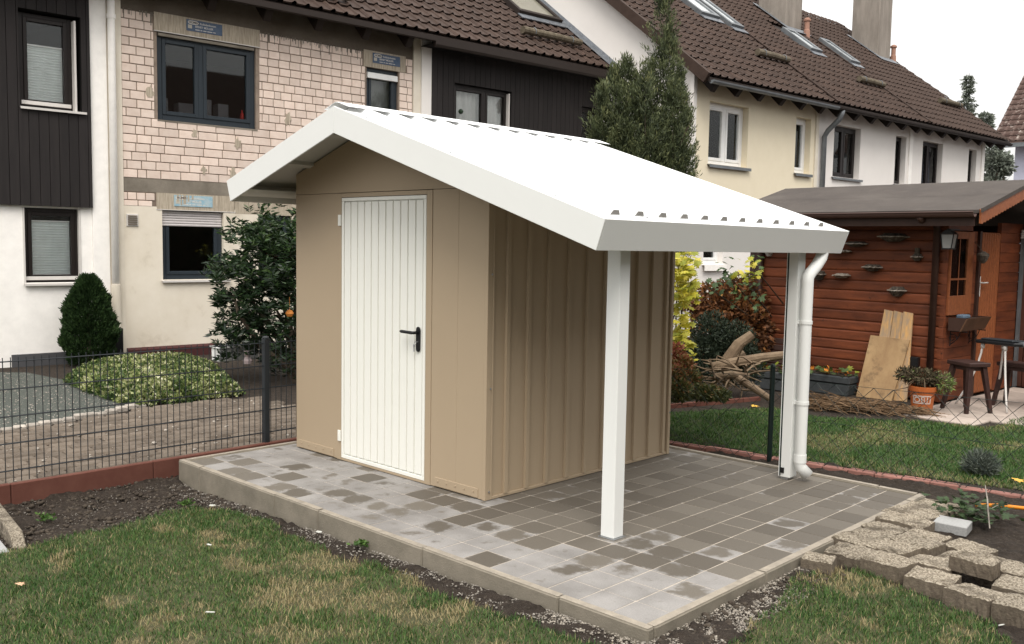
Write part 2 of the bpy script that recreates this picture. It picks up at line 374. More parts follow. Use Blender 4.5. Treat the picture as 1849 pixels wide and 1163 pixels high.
def paver_mat():
    """concrete paver; the object's own 'wet' value sets how far the damp patch spreads"""
    m = bpy.data.materials.new("damp_concrete_paver"); m.use_nodes = True
    nt = m.node_tree; N = nt.nodes; L = nt.links; b = N['Principled BSDF']; b.inputs['Specular IOR Level'].default_value = 0.3
    tc = N.new('ShaderNodeTexCoord'); geo = N.new('ShaderNodeNewGeometry')
    wet = N.new('ShaderNodeAttribute'); wet.attribute_type = 'OBJECT'; wet.attribute_name = 'wet'
    sep = N.new('ShaderNodeSeparateXYZ'); L.new(tc.outputs['Object'], sep.inputs['Vector'])
    def math_(op, a, c=None):
        x = N.new('ShaderNodeMath'); x.operation = op
        for k, val in enumerate((a, c)):
            if val is None: continue
            if isinstance(val, (int, float)): x.inputs[k].default_value = val
            else: L.new(val, x.inputs[k])
        return x.outputs[0]
    ax = math_('ABSOLUTE', sep.outputs['X']); ay = math_('ABSOLUTE', sep.outputs['Y'])
    d4 = math_('POWER', math_('ADD', math_('POWER', ax, 3.0), math_('POWER', ay, 3.0)), 0.3333)   # rounded-square radius
    n1 = N.new('ShaderNodeTexNoise'); n1.inputs['Scale'].default_value = 9; n1.inputs['Detail'].default_value = 5
    L.new(geo.outputs['Position'], n1.inputs['Vector'])
    n2 = N.new('ShaderNodeTexNoise'); n2.inputs['Scale'].default_value = 130; n2.inputs['Detail'].default_value = 6
    L.new(geo.outputs['Position'], n2.inputs['Vector'])
    n4 = N.new('ShaderNodeTexNoise'); n4.inputs['Scale'].default_value = 16; n4.inputs['Detail'].default_value = 6; n4.inputs['Roughness'].default_value = 0.7
    L.new(geo.outputs['Position'], n4.inputs['Vector'])
    blot_ = math_('ADD', math_('MULTIPLY', math_('SUBTRACT', n1.outputs['Fac'], 0.5), 1.9), math_('MULTIPLY', math_('SUBTRACT', n4.outputs['Fac'], 0.5), 1.6))
    k = math_('SUBTRACT', math_('ADD', math_('MULTIPLY', wet.outputs['Fac'], 2.0), blot_), math_('MULTIPLY', math_('POWER', math_('DIVIDE', d4, 0.0988), 2.2), 0.62))
    mr = N.new('ShaderNodeMapRange'); mr.interpolation_type = 'SMOOTHSTEP'
    mr.inputs['From Min'].default_value = 0.02; mr.inputs['From Max'].default_value = 0.58; L.new(k, mr.inputs['Value'])
    oi = N.new('ShaderNodeObjectInfo')
    def mix(f, c1, c2):
        x = N.new('ShaderNodeMixRGB')
        for s, val in (('Fac', f), ('Color1', c1), ('Color2', c2)):
            if isinstance(val, tuple): x.inputs[s].default_value = (*val, 1)
            else: L.new(val, x.inputs[s])
        return x.outputs['Color']
    n3 = N.new('ShaderNodeTexNoise'); n3.inputs['Scale'].default_value = 3.0; n3.inputs['Detail'].default_value = 7
    L.new(geo.outputs['Position'], n3.inputs['Vector'])
    r3 = N.new('ShaderNodeMapRange'); r3.inputs['From Min'].default_value = .35; r3.inputs['From Max'].default_value = .65; L.new(n3.outputs['Fac'], r3.inputs['Value'])
    dry = mix(r3.outputs['Result'], (0.200, 0.189, 0.178), (0.295, 0.281, 0.268))
    damp = mix(oi.outputs['Random'], (0.098, 0.085, 0.069), (0.150, 0.133, 0.110))
    base = mix(mr.outputs['Result'], dry, damp)
    hs = N.new('ShaderNodeHueSaturation'); L.new(base, hs.inputs['Color'])
    L.new(math_('ADD', math_('MULTIPLY', n2.outputs['Fac'], 0.5), 0.75), hs.inputs['Value'])
    L.new(hs.outputs['Color'], b.inputs['Base Color'])
    rr = N.new('ShaderNodeMapRange'); rr.inputs['To Min'].default_value = 0.9; rr.inputs['To Max'].default_value = 0.65
    L.new(mr.outputs['Result'], rr.inputs['Value']); L.new(rr.outputs['Result'], b.inputs['Roughness'])
    bp = N.new('ShaderNodeBump'); bp.inputs['Strength'].default_value = 0.3; bp.inputs['Distance'].default_value = 0.003
    L.new(n2.outputs['Fac'], bp.inputs['Height']); L.new(bp.outputs['Normal'], b.inputs['Normal'])
    return m
m_paver = paver_mat()

# ------------------------------------------------------------------ the ground
def ground_h(x, y):
    x = np.asarray(x, float); y = np.asarray(y, float)
    front = np.interp(x, [-2.6, -2.45, -2.1, -1.0, 0.0, 1.0, 2.0, 2.6, 4.0], [-0.10, -0.13, -0.165, -0.125, -0.105, -0.075, -0.045, -0.07, -0.09])
    w = np.clip((y - 2.55) / 0.12, 0, 1)
    h = front * (1 - w) - 0.05 * w
    wl = np.clip((-2.53 - x) / 0.04, 0, 1)
    return h * (1 - wl) - 0.085 * wl
def inpoly(x, y, poly):
    x = np.asarray(x); y = np.asarray(y); c = np.zeros(x.shape, bool); n = len(poly); j = n - 1
    for i in range(n):
        xi, yi = poly[i]; xj, yj = poly[j]
        t = ((yi > y) != (yj > y)) & (x < (xj - xi) * (y - yi) / (yj - yi + 1e-12) + xi)
        c ^= t; j = i
    return c
LAWN = [(-1.45, -2.62), (-1.50, -2.20), (-1.52, -1.85), (-1.62, -1.45), (-1.60, -1.16), (-1.30, -1.10), (-0.75, -1.09), (0.0, -1.14), (0.6, -1.16), (1.1, -1.12),
        (1.6, -1.16), (2.02, -1.12), (2.22, -0.8), (2.20, -0.25), (2.08, 0.18), (2.12, 0.50), (2.24, 0.70), (2.5, 0.66), (2.78, 0.54), (3.05, 0.36), (3.6, -0.2), (6, -2), (6, -7), (-0.4, -7)]
FARLAWN = [tuple((gz(px, py, -0.05)).xy) for px, py in ((1150, 742), (1215, 746), (1290, 742), (1400, 738), (1470, 754), (1590, 760), (1650, 760), (1720, 768), (1785, 774), (1849, 756))] + \
          [(3.4, 5.0), (3.8, 3.35), (2.3, 3.22), (1.2, 2.96), (0, 2.79), (-1.5, 2.6)]
def lawn_amount(x, y):
    """1 well inside the lawn, ragged edges"""
    return inpoly(x + (fbm(x * 3, y * 3, 5) - 0.47) * 0.34, y + (fbm(x * 3, y * 3, 9) - 0.47) * 0.34, LAWN)

def axis(lo, hi, step, far):
    core = np.arange(lo, hi + 1e-6, step)
    ext = np.cumsum(step * 1.35 ** np.arange(1, 60)); ext = ext[ext < far]
    return np.concatenate([lo - ext[::-1], core, hi + ext])
gx = axis(-2.7, 3.6, 0.018, 600); gy = axis(-3.0, 2.9, 0.018, 600)
GX, GY = np.meshgrid(gx, gy)
GH = ground_h(GX, GY)
soil_on = (~lawn_amount(GX, GY)) & (GX > -2.55) & (GX < 4) & (GY > -3.3) & (GY < 3)
rel = (fbm(GX * 6, GY * 6, 3, 3) - 0.45) * 0.055 + (fbm(GX * 19, GY * 19, 8, 3) - 0.42) * 0.05
plat = (GX > -2.40) & (GX < 2.0) & (GY > -0.95) & (GY < 2.37)
GH = GH + np.where(soil_on, rel, (fbm(GX * 4, GY * 4, 2, 3) - 0.45) * 0.02 * (np.abs(GX) < 5)) + np.where(plat, -0.25, 0)
nx, ny = len(gx), len(gy)
ii = np.arange(nx * ny).reshape(ny, nx)
F = np.stack([ii[:-1, :-1], ii[:-1, 1:], ii[1:, 1:], ii[1:, :-1]], -1).reshape(-1, 4)
tag(np_mesh("ground", np.stack([GX, GY, GH], -1).reshape(-1, 3), F, m_soil, smooth=True), kind='structure')

def sheet(name, poly, z, m, hfun=None):
    mb = MB().add([(x, y, z) for x, y in poly], [tuple(range(len(poly)))])
    o = mb.build(name, m); tag(o, kind='structure'); return o

# ------------------------------------------------------------------ grass
m_grass = leaf_mat("grass_blade", [(0.0, (0.018, 0.050, 0.010)), (0.35, (0.041, 0.104, 0.020)), (0.62, (0.105, 0.170, 0.042)), (0.80, (0.26, 0.215, 0.105)), (1.0, (0.38, 0.305, 0.17))], 0.6, 0.2)
def grass(name, X, Y, Z, tint, hmin, hmax, w, lean=0.55):
    n = len(X); B = np.stack([X, Y, Z], 1)
    ang = rng.random(n) * 6.283; h = hmin + (hmax - hmin) * rng.random(n) ** 1.4
    le = lean * (0.3 + rng.random(n))
    d = np.stack([np.cos(ang) * le, np.sin(ang) * le, np.ones(n)], 1); d = norm(d)
    s = np.stack([-np.sin(ang + rng.normal(0, .8, n)), np.cos(ang), np.zeros(n)], 1); s = norm(s)
    ww = (w * (0.6 + 0.7 * rng.random(n)))[:, None] / 2; h = h[:, None]
    mid = B + d * h * 0.55
    tip = mid + norm(d + np.stack([np.cos(ang), np.sin(ang), -0.25 * np.ones(n)], 1) * le[:, None] * 1.3) * h * 0.5
    V = np.stack([B - s * ww, B + s * ww, mid + s * ww * .8, mid - s * ww * .8, tip], 1).reshape(-1, 3)
    k = np.arange(n)[:, None] * 5
    F = np.concatenate([k + np.array([[0, 1, 2, 3]]), k + np.array([[3, 2, 4, 4]])], 0)
    # the tip as a triangle: keep it a quad-sized row with a collapsed corner is invalid, so use two triangle sets
    T = np.concatenate([k + np.array([[0, 1, 2]]), k + np.array([[0, 2, 3]]), k + np.array([[3, 2, 4]])], 0)
    return np_mesh(name, V, T, m_grass, np.concatenate([tint, tint, tint]))
N1 = 620000
gxp = rng.uniform(-1.8, 4.4, N1); gyp = rng.uniform(-4.2, 0.75, N1)
keep = lawn_amount(gxp, gyp)
# thin by view distance so that blades stay about a pixel wide: keep everything the photo can see
cd = np.hypot(gxp - CAM.x, gyp - CAM.y)
keep &= cd > 1.9
dryn = 0.42 * fbm(gxp * 2.6 + 3.1, gyp * 2.6, 21, 4) + 0.58 * fbm(gxp * 5.5, gyp * 5.5, 27, 4)
bias = 0.125 * np.exp(-(((gxp - 0.6) / 0.9) ** 2 + ((gyp + 1.55) / 0.45) ** 2)) + 0.10 * np.exp(-(((gxp - 2.2) / 0.3) ** 2 + ((gyp - 0.0) / 0.35) ** 2))
dry = np.clip((dryn + bias - 0.545) / 0.07, 0, 1)
thin = rng.random(N1) > 0.25 + 0.30 * dry
keep &= thin
gxp, gyp, dry = gxp[keep], gyp[keep], dry[keep]
tint = np.clip(np.where(rng.random(len(gxp)) < dry * 0.9 + 0.05, rng.normal(0.86, 0.10, len(gxp)), rng.normal(0.36, 0.22, len(gxp)) + 0.25 * (fbm(gxp * 1.1, gyp * 1.1, 40) - .4)), 0, 1)
tall = 1 - 0.5 * dry
o = grass("lawn_grass", gxp, gyp, ground_h(gxp, gyp) + 0.0, tint, 0.012, 0.046, 0.0034)
tag(o, "patchy green and straw coloured lawn grass in the foreground", "grass", kind='stuff')
N2 = 190000
x2 = rng.uniform(-2, 4.2, N2); y2 = rng.uniform(2.5, 6.6, N2)
k2 = inpoly(x2 + (fbm(x2 * 3, y2 * 3, 5) - 0.47) * 0.2, y2, FARLAWN); x2, y2 = x2[k2], y2[k2]
dr2 = np.clip((fbm(x2 * 1.4, y2 * 1.4, 33) - 0.56) / 0.1, 0, 1) * 0.8 + 0.7 * np.exp(-((y2 - 3.05 - (x2 - 1.2) * 0.16) / 0.2) ** 2) * np.clip((x2 - .6), 0, 1)
t2 = np.clip(np.where(rng.random(len(x2)) < dr2, rng.normal(0.72, 0.1, len(x2)), rng.normal(0.36, 0.14, len(x2))), 0, 1)
o = grass("neighbour_lawn_grass", x2, y2, np.full(len(x2), -0.05), t2, 0.02, 0.05, 0.006)
tag(o, "denser green lawn grass behind the chain link fence", "grass", kind='stuff')
def lawn_sheet(name, poly, x0, x1, y0, y1, dz, fn, n=90):
    xs = np.linspace(x0, x1, n); ys = np.linspace(y0, y1, n); X, Y = np.meshgrid(xs, ys)
    ok = fn(X, Y); Z = ground_h(X, Y) + (fbm(X * 4, Y * 4, 2, 3) - 0.45) * 0.02 + dz
    idx = np.arange(n * n).reshape(n, n); q = np.stack([idx[:-1, :-1], idx[:-1, 1:], idx[1:, 1:], idx[1:, :-1]], -1).reshape(-1, 4)
    okq = ok[:-1, :-1] & ok[1:, 1:] & ok[:-1, 1:] & ok[1:, :-1]
    q = q[okq.ravel()]
    return tag(np_mesh(name, np.stack([X, Y, Z], -1).reshape(-1, 3), q, m_thatch, smooth=True), kind='structure')
lawn_sheet("lawn", LAWN, -1.9, 6, -7, 0.75, 0.004, lawn_amount, 220)
lawn_sheet("neighbour_lawn", FARLAWN, -2.2, 4.2, 2.5, 6.6, 0.006, lambda x, y: inpoly(x, y, FARLAWN), 140)

def clod_mesh(name, m):
    bm = bmesh.new(); bmesh.ops.create_icosphere(bm, subdivisions=1, radius=1)
    for v_ in bm.verts: v_.co *= random.uniform(0.7, 1.2); v_.co.z *= 0.7
    me = bpy.data.meshes.new(name); bm.to_mesh(me); bm.free(); me.materials.append(m); return me
def scatter(name, pts, rmin, rmax, m, label, cat, power=2.5):
    """many small stones or clods joined into one stuff object"""
    bm = bmesh.new(); bmesh.ops.create_icosphere(bm, subdivisions=1, radius=1)
    bv = np.array([v_.co[:] for v_ in bm.verts]); bf = np.array([[v_.index for v_ in f_.verts] for f_ in bm.faces]); bm.free()
    n = len(pts); k = len(bv)
    r = rmin + (rmax - rmin) * rng.random(n) ** power
    jit = 0.65 + 0.6 * rng.random((n, k, 1)); sc = np.stack([0.8 + .5 * rng.random(n), 0.8 + .5 * rng.random(n), 0.5 + .4 * rng.random(n)], 1)
    V = bv[None] * jit * (r[:, None] * sc)[:, None, :] + np.asarray(pts)[:, None, :]
    F = (bf[None] + (np.arange(n) * k)[:, None, None]).reshape(-1, 3)
    return tag(np_mesh(name, V.reshape(-1, 3), F, m), label, cat, kind='stuff')
m_clod = mat("soil_clod", (0.034, 0.026, 0.020), 0.95, (0.08, 0.064, 0.048), 40)
BED = [(-2.46, -2.6), (-1.45, -2.5), (-1.50, -2.1), (-1.55, -1.6), (-1.6, -1.15), (-1.2, -0.97), (-2.38, -0.96), (-2.46, -0.95)]
xs = rng.uniform(-2.5, -1.1, 3200); ys = rng.uniform(-2.7, -0.93, 3200); k = inpoly(xs, ys, BED)
xs, ys = xs[k], ys[k]
xg = rng.uniform(-2.45, -1.2, 2600); yg = rng.uniform(-2.5, -0.97, 2600); kg = inpoly(xg, yg, BED)
scatter("bed_grit", np.stack([xg[kg], yg[kg], ground_h(xg[kg], yg[kg]) + 0.004], 1), 0.001, 0.006, m_gravel, "tiny pale stones and straw bits in the bare soil bed", "grit")
scatter("soil_clods", np.stack([xs, ys, ground_h(xs, ys) + 0.004], 1), 0.002, 0.022, m_clod, "crumbly dark soil clods in the bare bed by the red edging", "soil", 4.0)
# grit along the kerbs
xs = np.concatenate([rng.uniform(-2.3, 2.1, 5200), rng.uniform(1.99, 2.22, 3000)]); ys = np.concatenate([-0.955 - rng.random(5200) ** 1.6 * 0.16, rng.uniform(-1.05, 0.5, 3000)])
k = fbm(xs * 2.2, ys * 2.2, 77) + rng.normal(0, .05, len(xs)) > 0.46
xs, ys = xs[k], ys[k]
scatter("kerb_grit", np.stack([xs, ys, ground_h(xs, ys) + 0.003], 1), 0.001, 0.0075, m_gravel, "pale grit spilled along the outer foot of the concrete kerb", "grit")
xs = rng.uniform(1.99, 2.25, 420); ys = rng.uniform(-0.95, 0.55, 420)
scatter("kerb_soil_clods", np.stack([xs, ys, ground_h(xs, ys) + 0.004], 1), 0.003, 0.020, m_clod, "dark soil clods along the right hand kerb", "soil")

xs = np.concatenate([rng.uniform(1.99, 2.22, 5200), rng.uniform(1.2, 2.2, 1600)]); ys = np.concatenate([rng.uniform(-1.10, 0.5, 5200), -0.955 - rng.random(1600) * .13])
k = fbm(xs * 3.1, ys * 3.1, 57) + rng.normal(0, .04, len(xs)) > 0.48; xs, ys = xs[k], ys[k]
m_gravel2 = mat("sandy_light_grit", (0.40, 0.36, 0.305), 0.95, (0.13, 0.11, 0.088), 60)
scatter("corner_grit", np.stack([xs, ys, ground_h(xs, ys) + 0.002], 1), 0.001, 0.0075, m_gravel2, "light sandy grit heaped along the right hand kerb and the near corner", "grit")
# ------------------------------------------------------------------ the patio
patio = tag(bpy.data.objects.new("patio", None), kind='structure'); COL.objects.link(patio)
PX0, PX1, PY0, PY1 = -2.395, 1.983, -0.937, 2.36
KW = 0.05
MB().box(PX0 + KW - .004, PX1 - KW + .004, PY0 + KW - .004, PY1 - .03, -0.22, -0.0028).build("joint_bed", m_sand, patio)
m_skim = mat('sandy_mortar_skim', (0.36, 0.315, 0.255), 0.95, (0.26, 0.23, 0.19), 14, bump=0.5, bscale=150)
def kerb_run(x0, y0, x1, y1, lens):
    L_ = math.hypot(x1 - x0, y1 - y0); dx, dy = (x1 - x0) / L_, (y1 - y0) / L_; t = 0
    for l in lens:
        l = min(l, L_ - t)
        if l <= 0.01: break
        c = (x0 + dx * (t + l / 2), y0 + dy * (t + l / 2), -0.14 + random.uniform(-.003, .003))
        mb = MB().obox((0, 0, 0), (l - 0.004, KW, 0.30))
        ko = mb.build("kerb_stone", m_kerb, patio, bevel=0.008, mtx=Matrix.Translation(c) @ Matrix.Rotation(math.atan2(dy, dx), 4, 'Z'))
        MB().box(-l / 2 + .004, l / 2 - .006, -KW / 2 + .005, KW / 2 - .002, .1495, .1525).build('mortar_skim', m_skim, ko, bevel=.0015)
        t += l
kerb_run(PX0, PY0 + KW / 2, PX1, PY0 + KW / 2, [0.33, 1.02, 0.5, 1.0, 1.0, 1.0])
kerb_run(PX1 - KW / 2, PY0 + KW + .002, PX1 - KW / 2, PY1, [1.0, 1.0, 1.0, 1.0])
kerb_run(PX0 + KW / 2, PY0 + KW + .002, PX0 + KW / 2, PY1, [1.0, 1.0, 1.0, 1.0])
kerb_run(PX0 + KW + .002, PY1 - KW / 2 , PX1 - KW - .002, PY1 - KW / 2, [1.0, 1.0, 1.0, 1.0, 1.0])
PITCH = 0.2035
pav_full = MB().box(-0.0988, 0.0985, -0.0990, 0.0990, -0.06, 0).mesh("paver", m_paver, bevel=0.003)
ix = 0
x_ = PX0 + KW + 0.003
cols = []
while x_ < PX1 - KW - 0.03: cols.append(x_); x_ += PITCH
y_ = PY0 + KW + 0.003; rows = []
while y_ < PY1 - KW - 0.03: rows.append(y_); y_ += PITCH
SX0, SX1, SY0, SY1 = -2.215, 0.0, 0.0, 2.10
for xa in cols:
    for ya in rows:
        xc, yc = xa + PITCH / 2, ya + PITCH / 2
        if SX0 + .12 < xc < SX1 - .12 and SY0 + .12 < yc < SY1 - .12: continue
        yb = min(ya + PITCH, PY1 - KW - .002)
        # damp under and beside the canopy, dry along the front
        base = 0.5 * np.clip((xc + 0.75) / 0.7, 0, 1) * np.clip((yc + 0.72) / 0.45, 0, 1) + 0.12
        dd = (xc - 1.0) * 0.55 - (yc + 0.9) * 0.5
        w = base + 0.25 * (0.15 < xc < 1.9) * (yc > -0.5) - 0.42 * np.clip((xc + 1.9 - 1.6 * (yc + 0.55)) / 2.6 - 0.45, 0, 0.6) * (yc < 0.3)
        r = random.random()
        w = w + random.gauss(0, 0.18) + (0.35 if r < 0.08 else 0) - (0.4 if r > 0.88 else 0)
        if xc < -0.6: w = random.choice([0.0, 0.0, 0.05, 0.12, 0.2, 0.45, 0.6]) if yc < 0.05 else 0.0
        w = float(np.clip(w, 0, 1.0))
        mtx = Matrix.Translation((xc, (ya + yb) / 2, random.uniform(-0.0008, 0.0008))) @ Matrix.Rotation(random.gauss(0, .002), 4, 'X')
        if yb - ya < PITCH - 0.01: mtx = mtx @ Matrix.Diagonal((1, (yb - ya - .004) / 0.1976, 1, 1))
        o = inst("paver", pav_full, patio, mtx); o['wet'] = w

# ------------------------------------------------------------------ the garden shed
W, DP = 2.215, 2.10
RX, RZ = -1.108, 2.622                 # ridge
EXR, EZR = 1.280, 1.835                # right eave (top of fascia)
EXL, EZL = -2.556, 2.160               # left eave
FY, BY = -0.411, 2.49                  # front and back verge
shed = thing("garden_shed", "beige metal garden shed with white gabled roof, side canopy and white door", "shed", (-1.1, 1.05, 0))
SB = Vector((-1.1, 1.05, 0))
def S(mb, name, m, parent=None, bevel=0.0, smooth=False, off=SB):
    """builds in patio coordinates, stored relative to the shed's base"""
    mb.v = [(p[0] - off.x, p[1] - off.y, p[2] - off.z) for p in mb.v]
    return mb.build(name, m, parent or shed, bevel, smooth)
def roof_z(x):
    return RZ + (x - RX) * (EZR - RZ) / (EXR - RX) if x > RX else RZ + (x - RX) * (EZL - RZ) / (EXL - RX)
UND = 0.045                            # wall top stays this far under the roof skin
# front wall panels (door opening x -1.596..-0.606, z 0.02..2.028)
FX0, FX1 = -1.650, -0.548
S(MB().box(-2.215, FX0 - .0015, 0, 0.04, 0.006, 2.062), "wall_panel", m_beige, bevel=.002)
S(MB().box(FX1 + .0015, -0.2858, 0, 0.04, 0.006, 2.062), "wall_panel", m_beige, bevel=.0015)
S(MB().box(-0.2852, -0.0285, 0, 0.04, 0.006, 2.062), "wall_panel", m_beige, bevel=.0015)
S(MB().prism([(-2.215, 2.065), (0.0, 2.065), (0.0, roof_z(0) - UND), (RX, RZ - UND), (-2.215, roof_z(-2.215) - UND)], lambda p, t: (p[0], 0.002 + 0.036 * t, p[1])), "gable_panel", m_beige)
df = MB().box(FX0, -1.5945, -0.004, 0.05, 0.004, 2.060).box(-0.6075, FX1, -0.004, 0.05, 0.004, 2.060).box(-1.5935, -0.6085, -0.004, 0.05, 2.030, 2.060).box(-1.5935, -0.6085, -0.003, 0.05, 0.004, 0.022)
S(df, "door_frame", m_beige, bevel=.0015)
S(MB().box(-0.028, 0.003, -0.003, 0.045, 0.004, roof_z(0) - UND - .003).box(-0.026, 0.005, 0.0455, 0.060, 0.004, roof_z(0) - UND - .004), "corner_trim", m_beige, bevel=.002)
for x0, x1 in ((-2.17, -1.69), (-0.50, -0.065)):
    mb = MB().box(x0, x1, -0.006, 0.001, 0.012, 0.075)
    for k in range(5):
        xx = x0 + 0.04 + k * (x1 - x0 - 0.08) / 4
        mb.obox((xx, -0.008, 0.05), (0.012, 0.006, 0.012))
    S(mb, "foot_flashing", m_beige, bevel=.002)
# door leaf with pressed slats
door = S(MB().box(-1.5905, -0.6115, 0.016, 0.034, 0.024, 2.026), "door", m_door)
def SD(mb, name, m, bevel=0.0, smooth=False, parent=door): return S(mb, name, m, parent, bevel, smooth)
SD(MB().box(-1.5905, -0.6115, -0.004, 0.0155, 2.000, 2.026).box(-1.5905, -0.6115, -0.004, 0.0155, 0.024, 0.052).box(-1.5905, -1.5635, -0.004, 0.0155, 0.053, 1.999).box(-0.6385, -0.6115, -0.004, 0.0155, 0.053, 1.999), "leaf_rim", m_door, bevel=.002)
n = 11; x0, x1 = -1.5615, -0.6405; sw = (x1 - x0) / n
for k in range(n):
    a, b = x0 + k * sw + .0045, x0 + (k + 1) * sw - .0045
    SD(MB().prism([(a, 0.0155), (a + .003, -0.001), (b - .003, -0.001), (b, 0.0155)], lambda p, t: (p[0], p[1], 0.060 + t * 1.932)), "slat", m_door)
pl = MB(); poly = [(-0.679 + 0.0215 * math.cos(t), 1.089 + 0.0215 * math.sin(t)) for t in np.linspace(0, math.pi, 9)] + [(-0.679 + 0.0215 * math.cos(t), 0.955 + 0.0215 * math.sin(t)) for t in np.linspace(math.pi, 2 * math.pi, 9)]
pl.prism(poly, lambda p, t: (p[0], -0.006 - 0.008 * t, p[1]))
SD(pl, "handle_plate", m_black, bevel=.002)
SD(MB().tube([(-0.679, -0.012, 1.070), (-0.679, -0.052, 1.070), (-0.690, -0.060, 1.070), (-0.800, -0.060, 1.072), (-0.816, -0.058, 1.072)], [0.011, 0.011, 0.0115, 0.0115, 0.008], 10), "lever", m_black, smooth=True)
key = MB().tube([(-0.679, -0.014, 1.005), (-0.679, -0.034, 1.005)], 0.005, 6)
for k in range(10):
    a0, a1 = k * 0.628, (k + 1) * 0.628
    key.tube([(-0.681 + .010 * math.cos(a0), -0.036, 0.995 + .010 * math.sin(a0)), (-0.681 + .010 * math.cos(a1), -0.036, 0.995 + .010 * math.sin(a1))], 0.0016, 4, False)
key.obox((-0.692, -0.036, 0.962), (0.010, 0.003, 0.052)).obox((-0.688, -0.038, 0.978), (0.018, 0.004, 0.016))
SD(key, "key", m_steel)
for z in (1.857, 0.194):
    SD(MB().box(-1.628, -1.592, -0.012, -0.0045, z - .042, z + .042).tube([(-1.600, -0.014, z - .04), (-1.600, -0.014, z + .04)], 0.007, 8).obox((-1.616, -0.014, z), (0.008, 0.004, 0.03)), "hinge", m_door, bevel=.001)
# right wall of cassette panels with standing ribs
ribs = [0.0, 0.174, 0.379, 0.584, 0.800, 1.010, 1.215, 1.420, 1.620, 1.818, 2.013]
HZ = roof_z(0) - UND
for k in range(len(ribs)):
    a = ribs[k] + (0.061 if k == 0 else 0.0); b = ribs[k + 1] if k + 1 < len(ribs) else 2.082
    if k == 0: mb = MB().prism([(a, -0.011), (b - .0015, -0.011), (b - .0015, -.06), (a, -.06)], lambda p, t: (p[1], p[0], 0.025 + t * (HZ - .025)))
    else: mb = MB().prism([(a, 0.011), (a + .030, 0.011), (a + .031, -0.024), (a + .040, -0.024), (a + .041, -0.011), (b - .0015, -0.011), (b - .0015, -0.06), (a, -0.06)], lambda p, t: (p[1], p[0], 0.025 + t * (HZ - .025)))
    S(mb, "wall_panel", m_beige)
S(MB().box(-0.05, 0.004, 0.061, 2.082, 0.004, 0.024), "base_rail", m_beige, bevel=.002)
S(MB().box(-0.045, 0.012, 2.083, 2.115, 0.004, HZ), "corner_trim", m_beige, bevel=.002)
S(MB().box(-2.215, -2.175, 0.042, 2.10, 0.004, roof_z(-2.2) - UND).box(-2.174, -0.046, 2.06, 2.10, 0.004, 2.06).prism([(-2.174, 2.061), (-.046, 2.061), (-.046, HZ), (RX, RZ - UND), (-2.174, roof_z(-2.174) - UND)], lambda p, t: (p[0], 2.06 + .04 * t, p[1])), "rear_wall", m_beige)
sc = MB()
for (x, y, z) in [(0.006, 0.03, 0.75), (0.006, 0.03, 0.06), (0.006, 0.03, 1.5), (0.0135, 2.10, 1.37), (0.0135, 2.10, .83), (0.0135, 2.10, 0.35)]:
    sc.tube([(x, y, z), (x + .004, y, z)], 0.007, 8)
S(sc, "screw", m_steel)
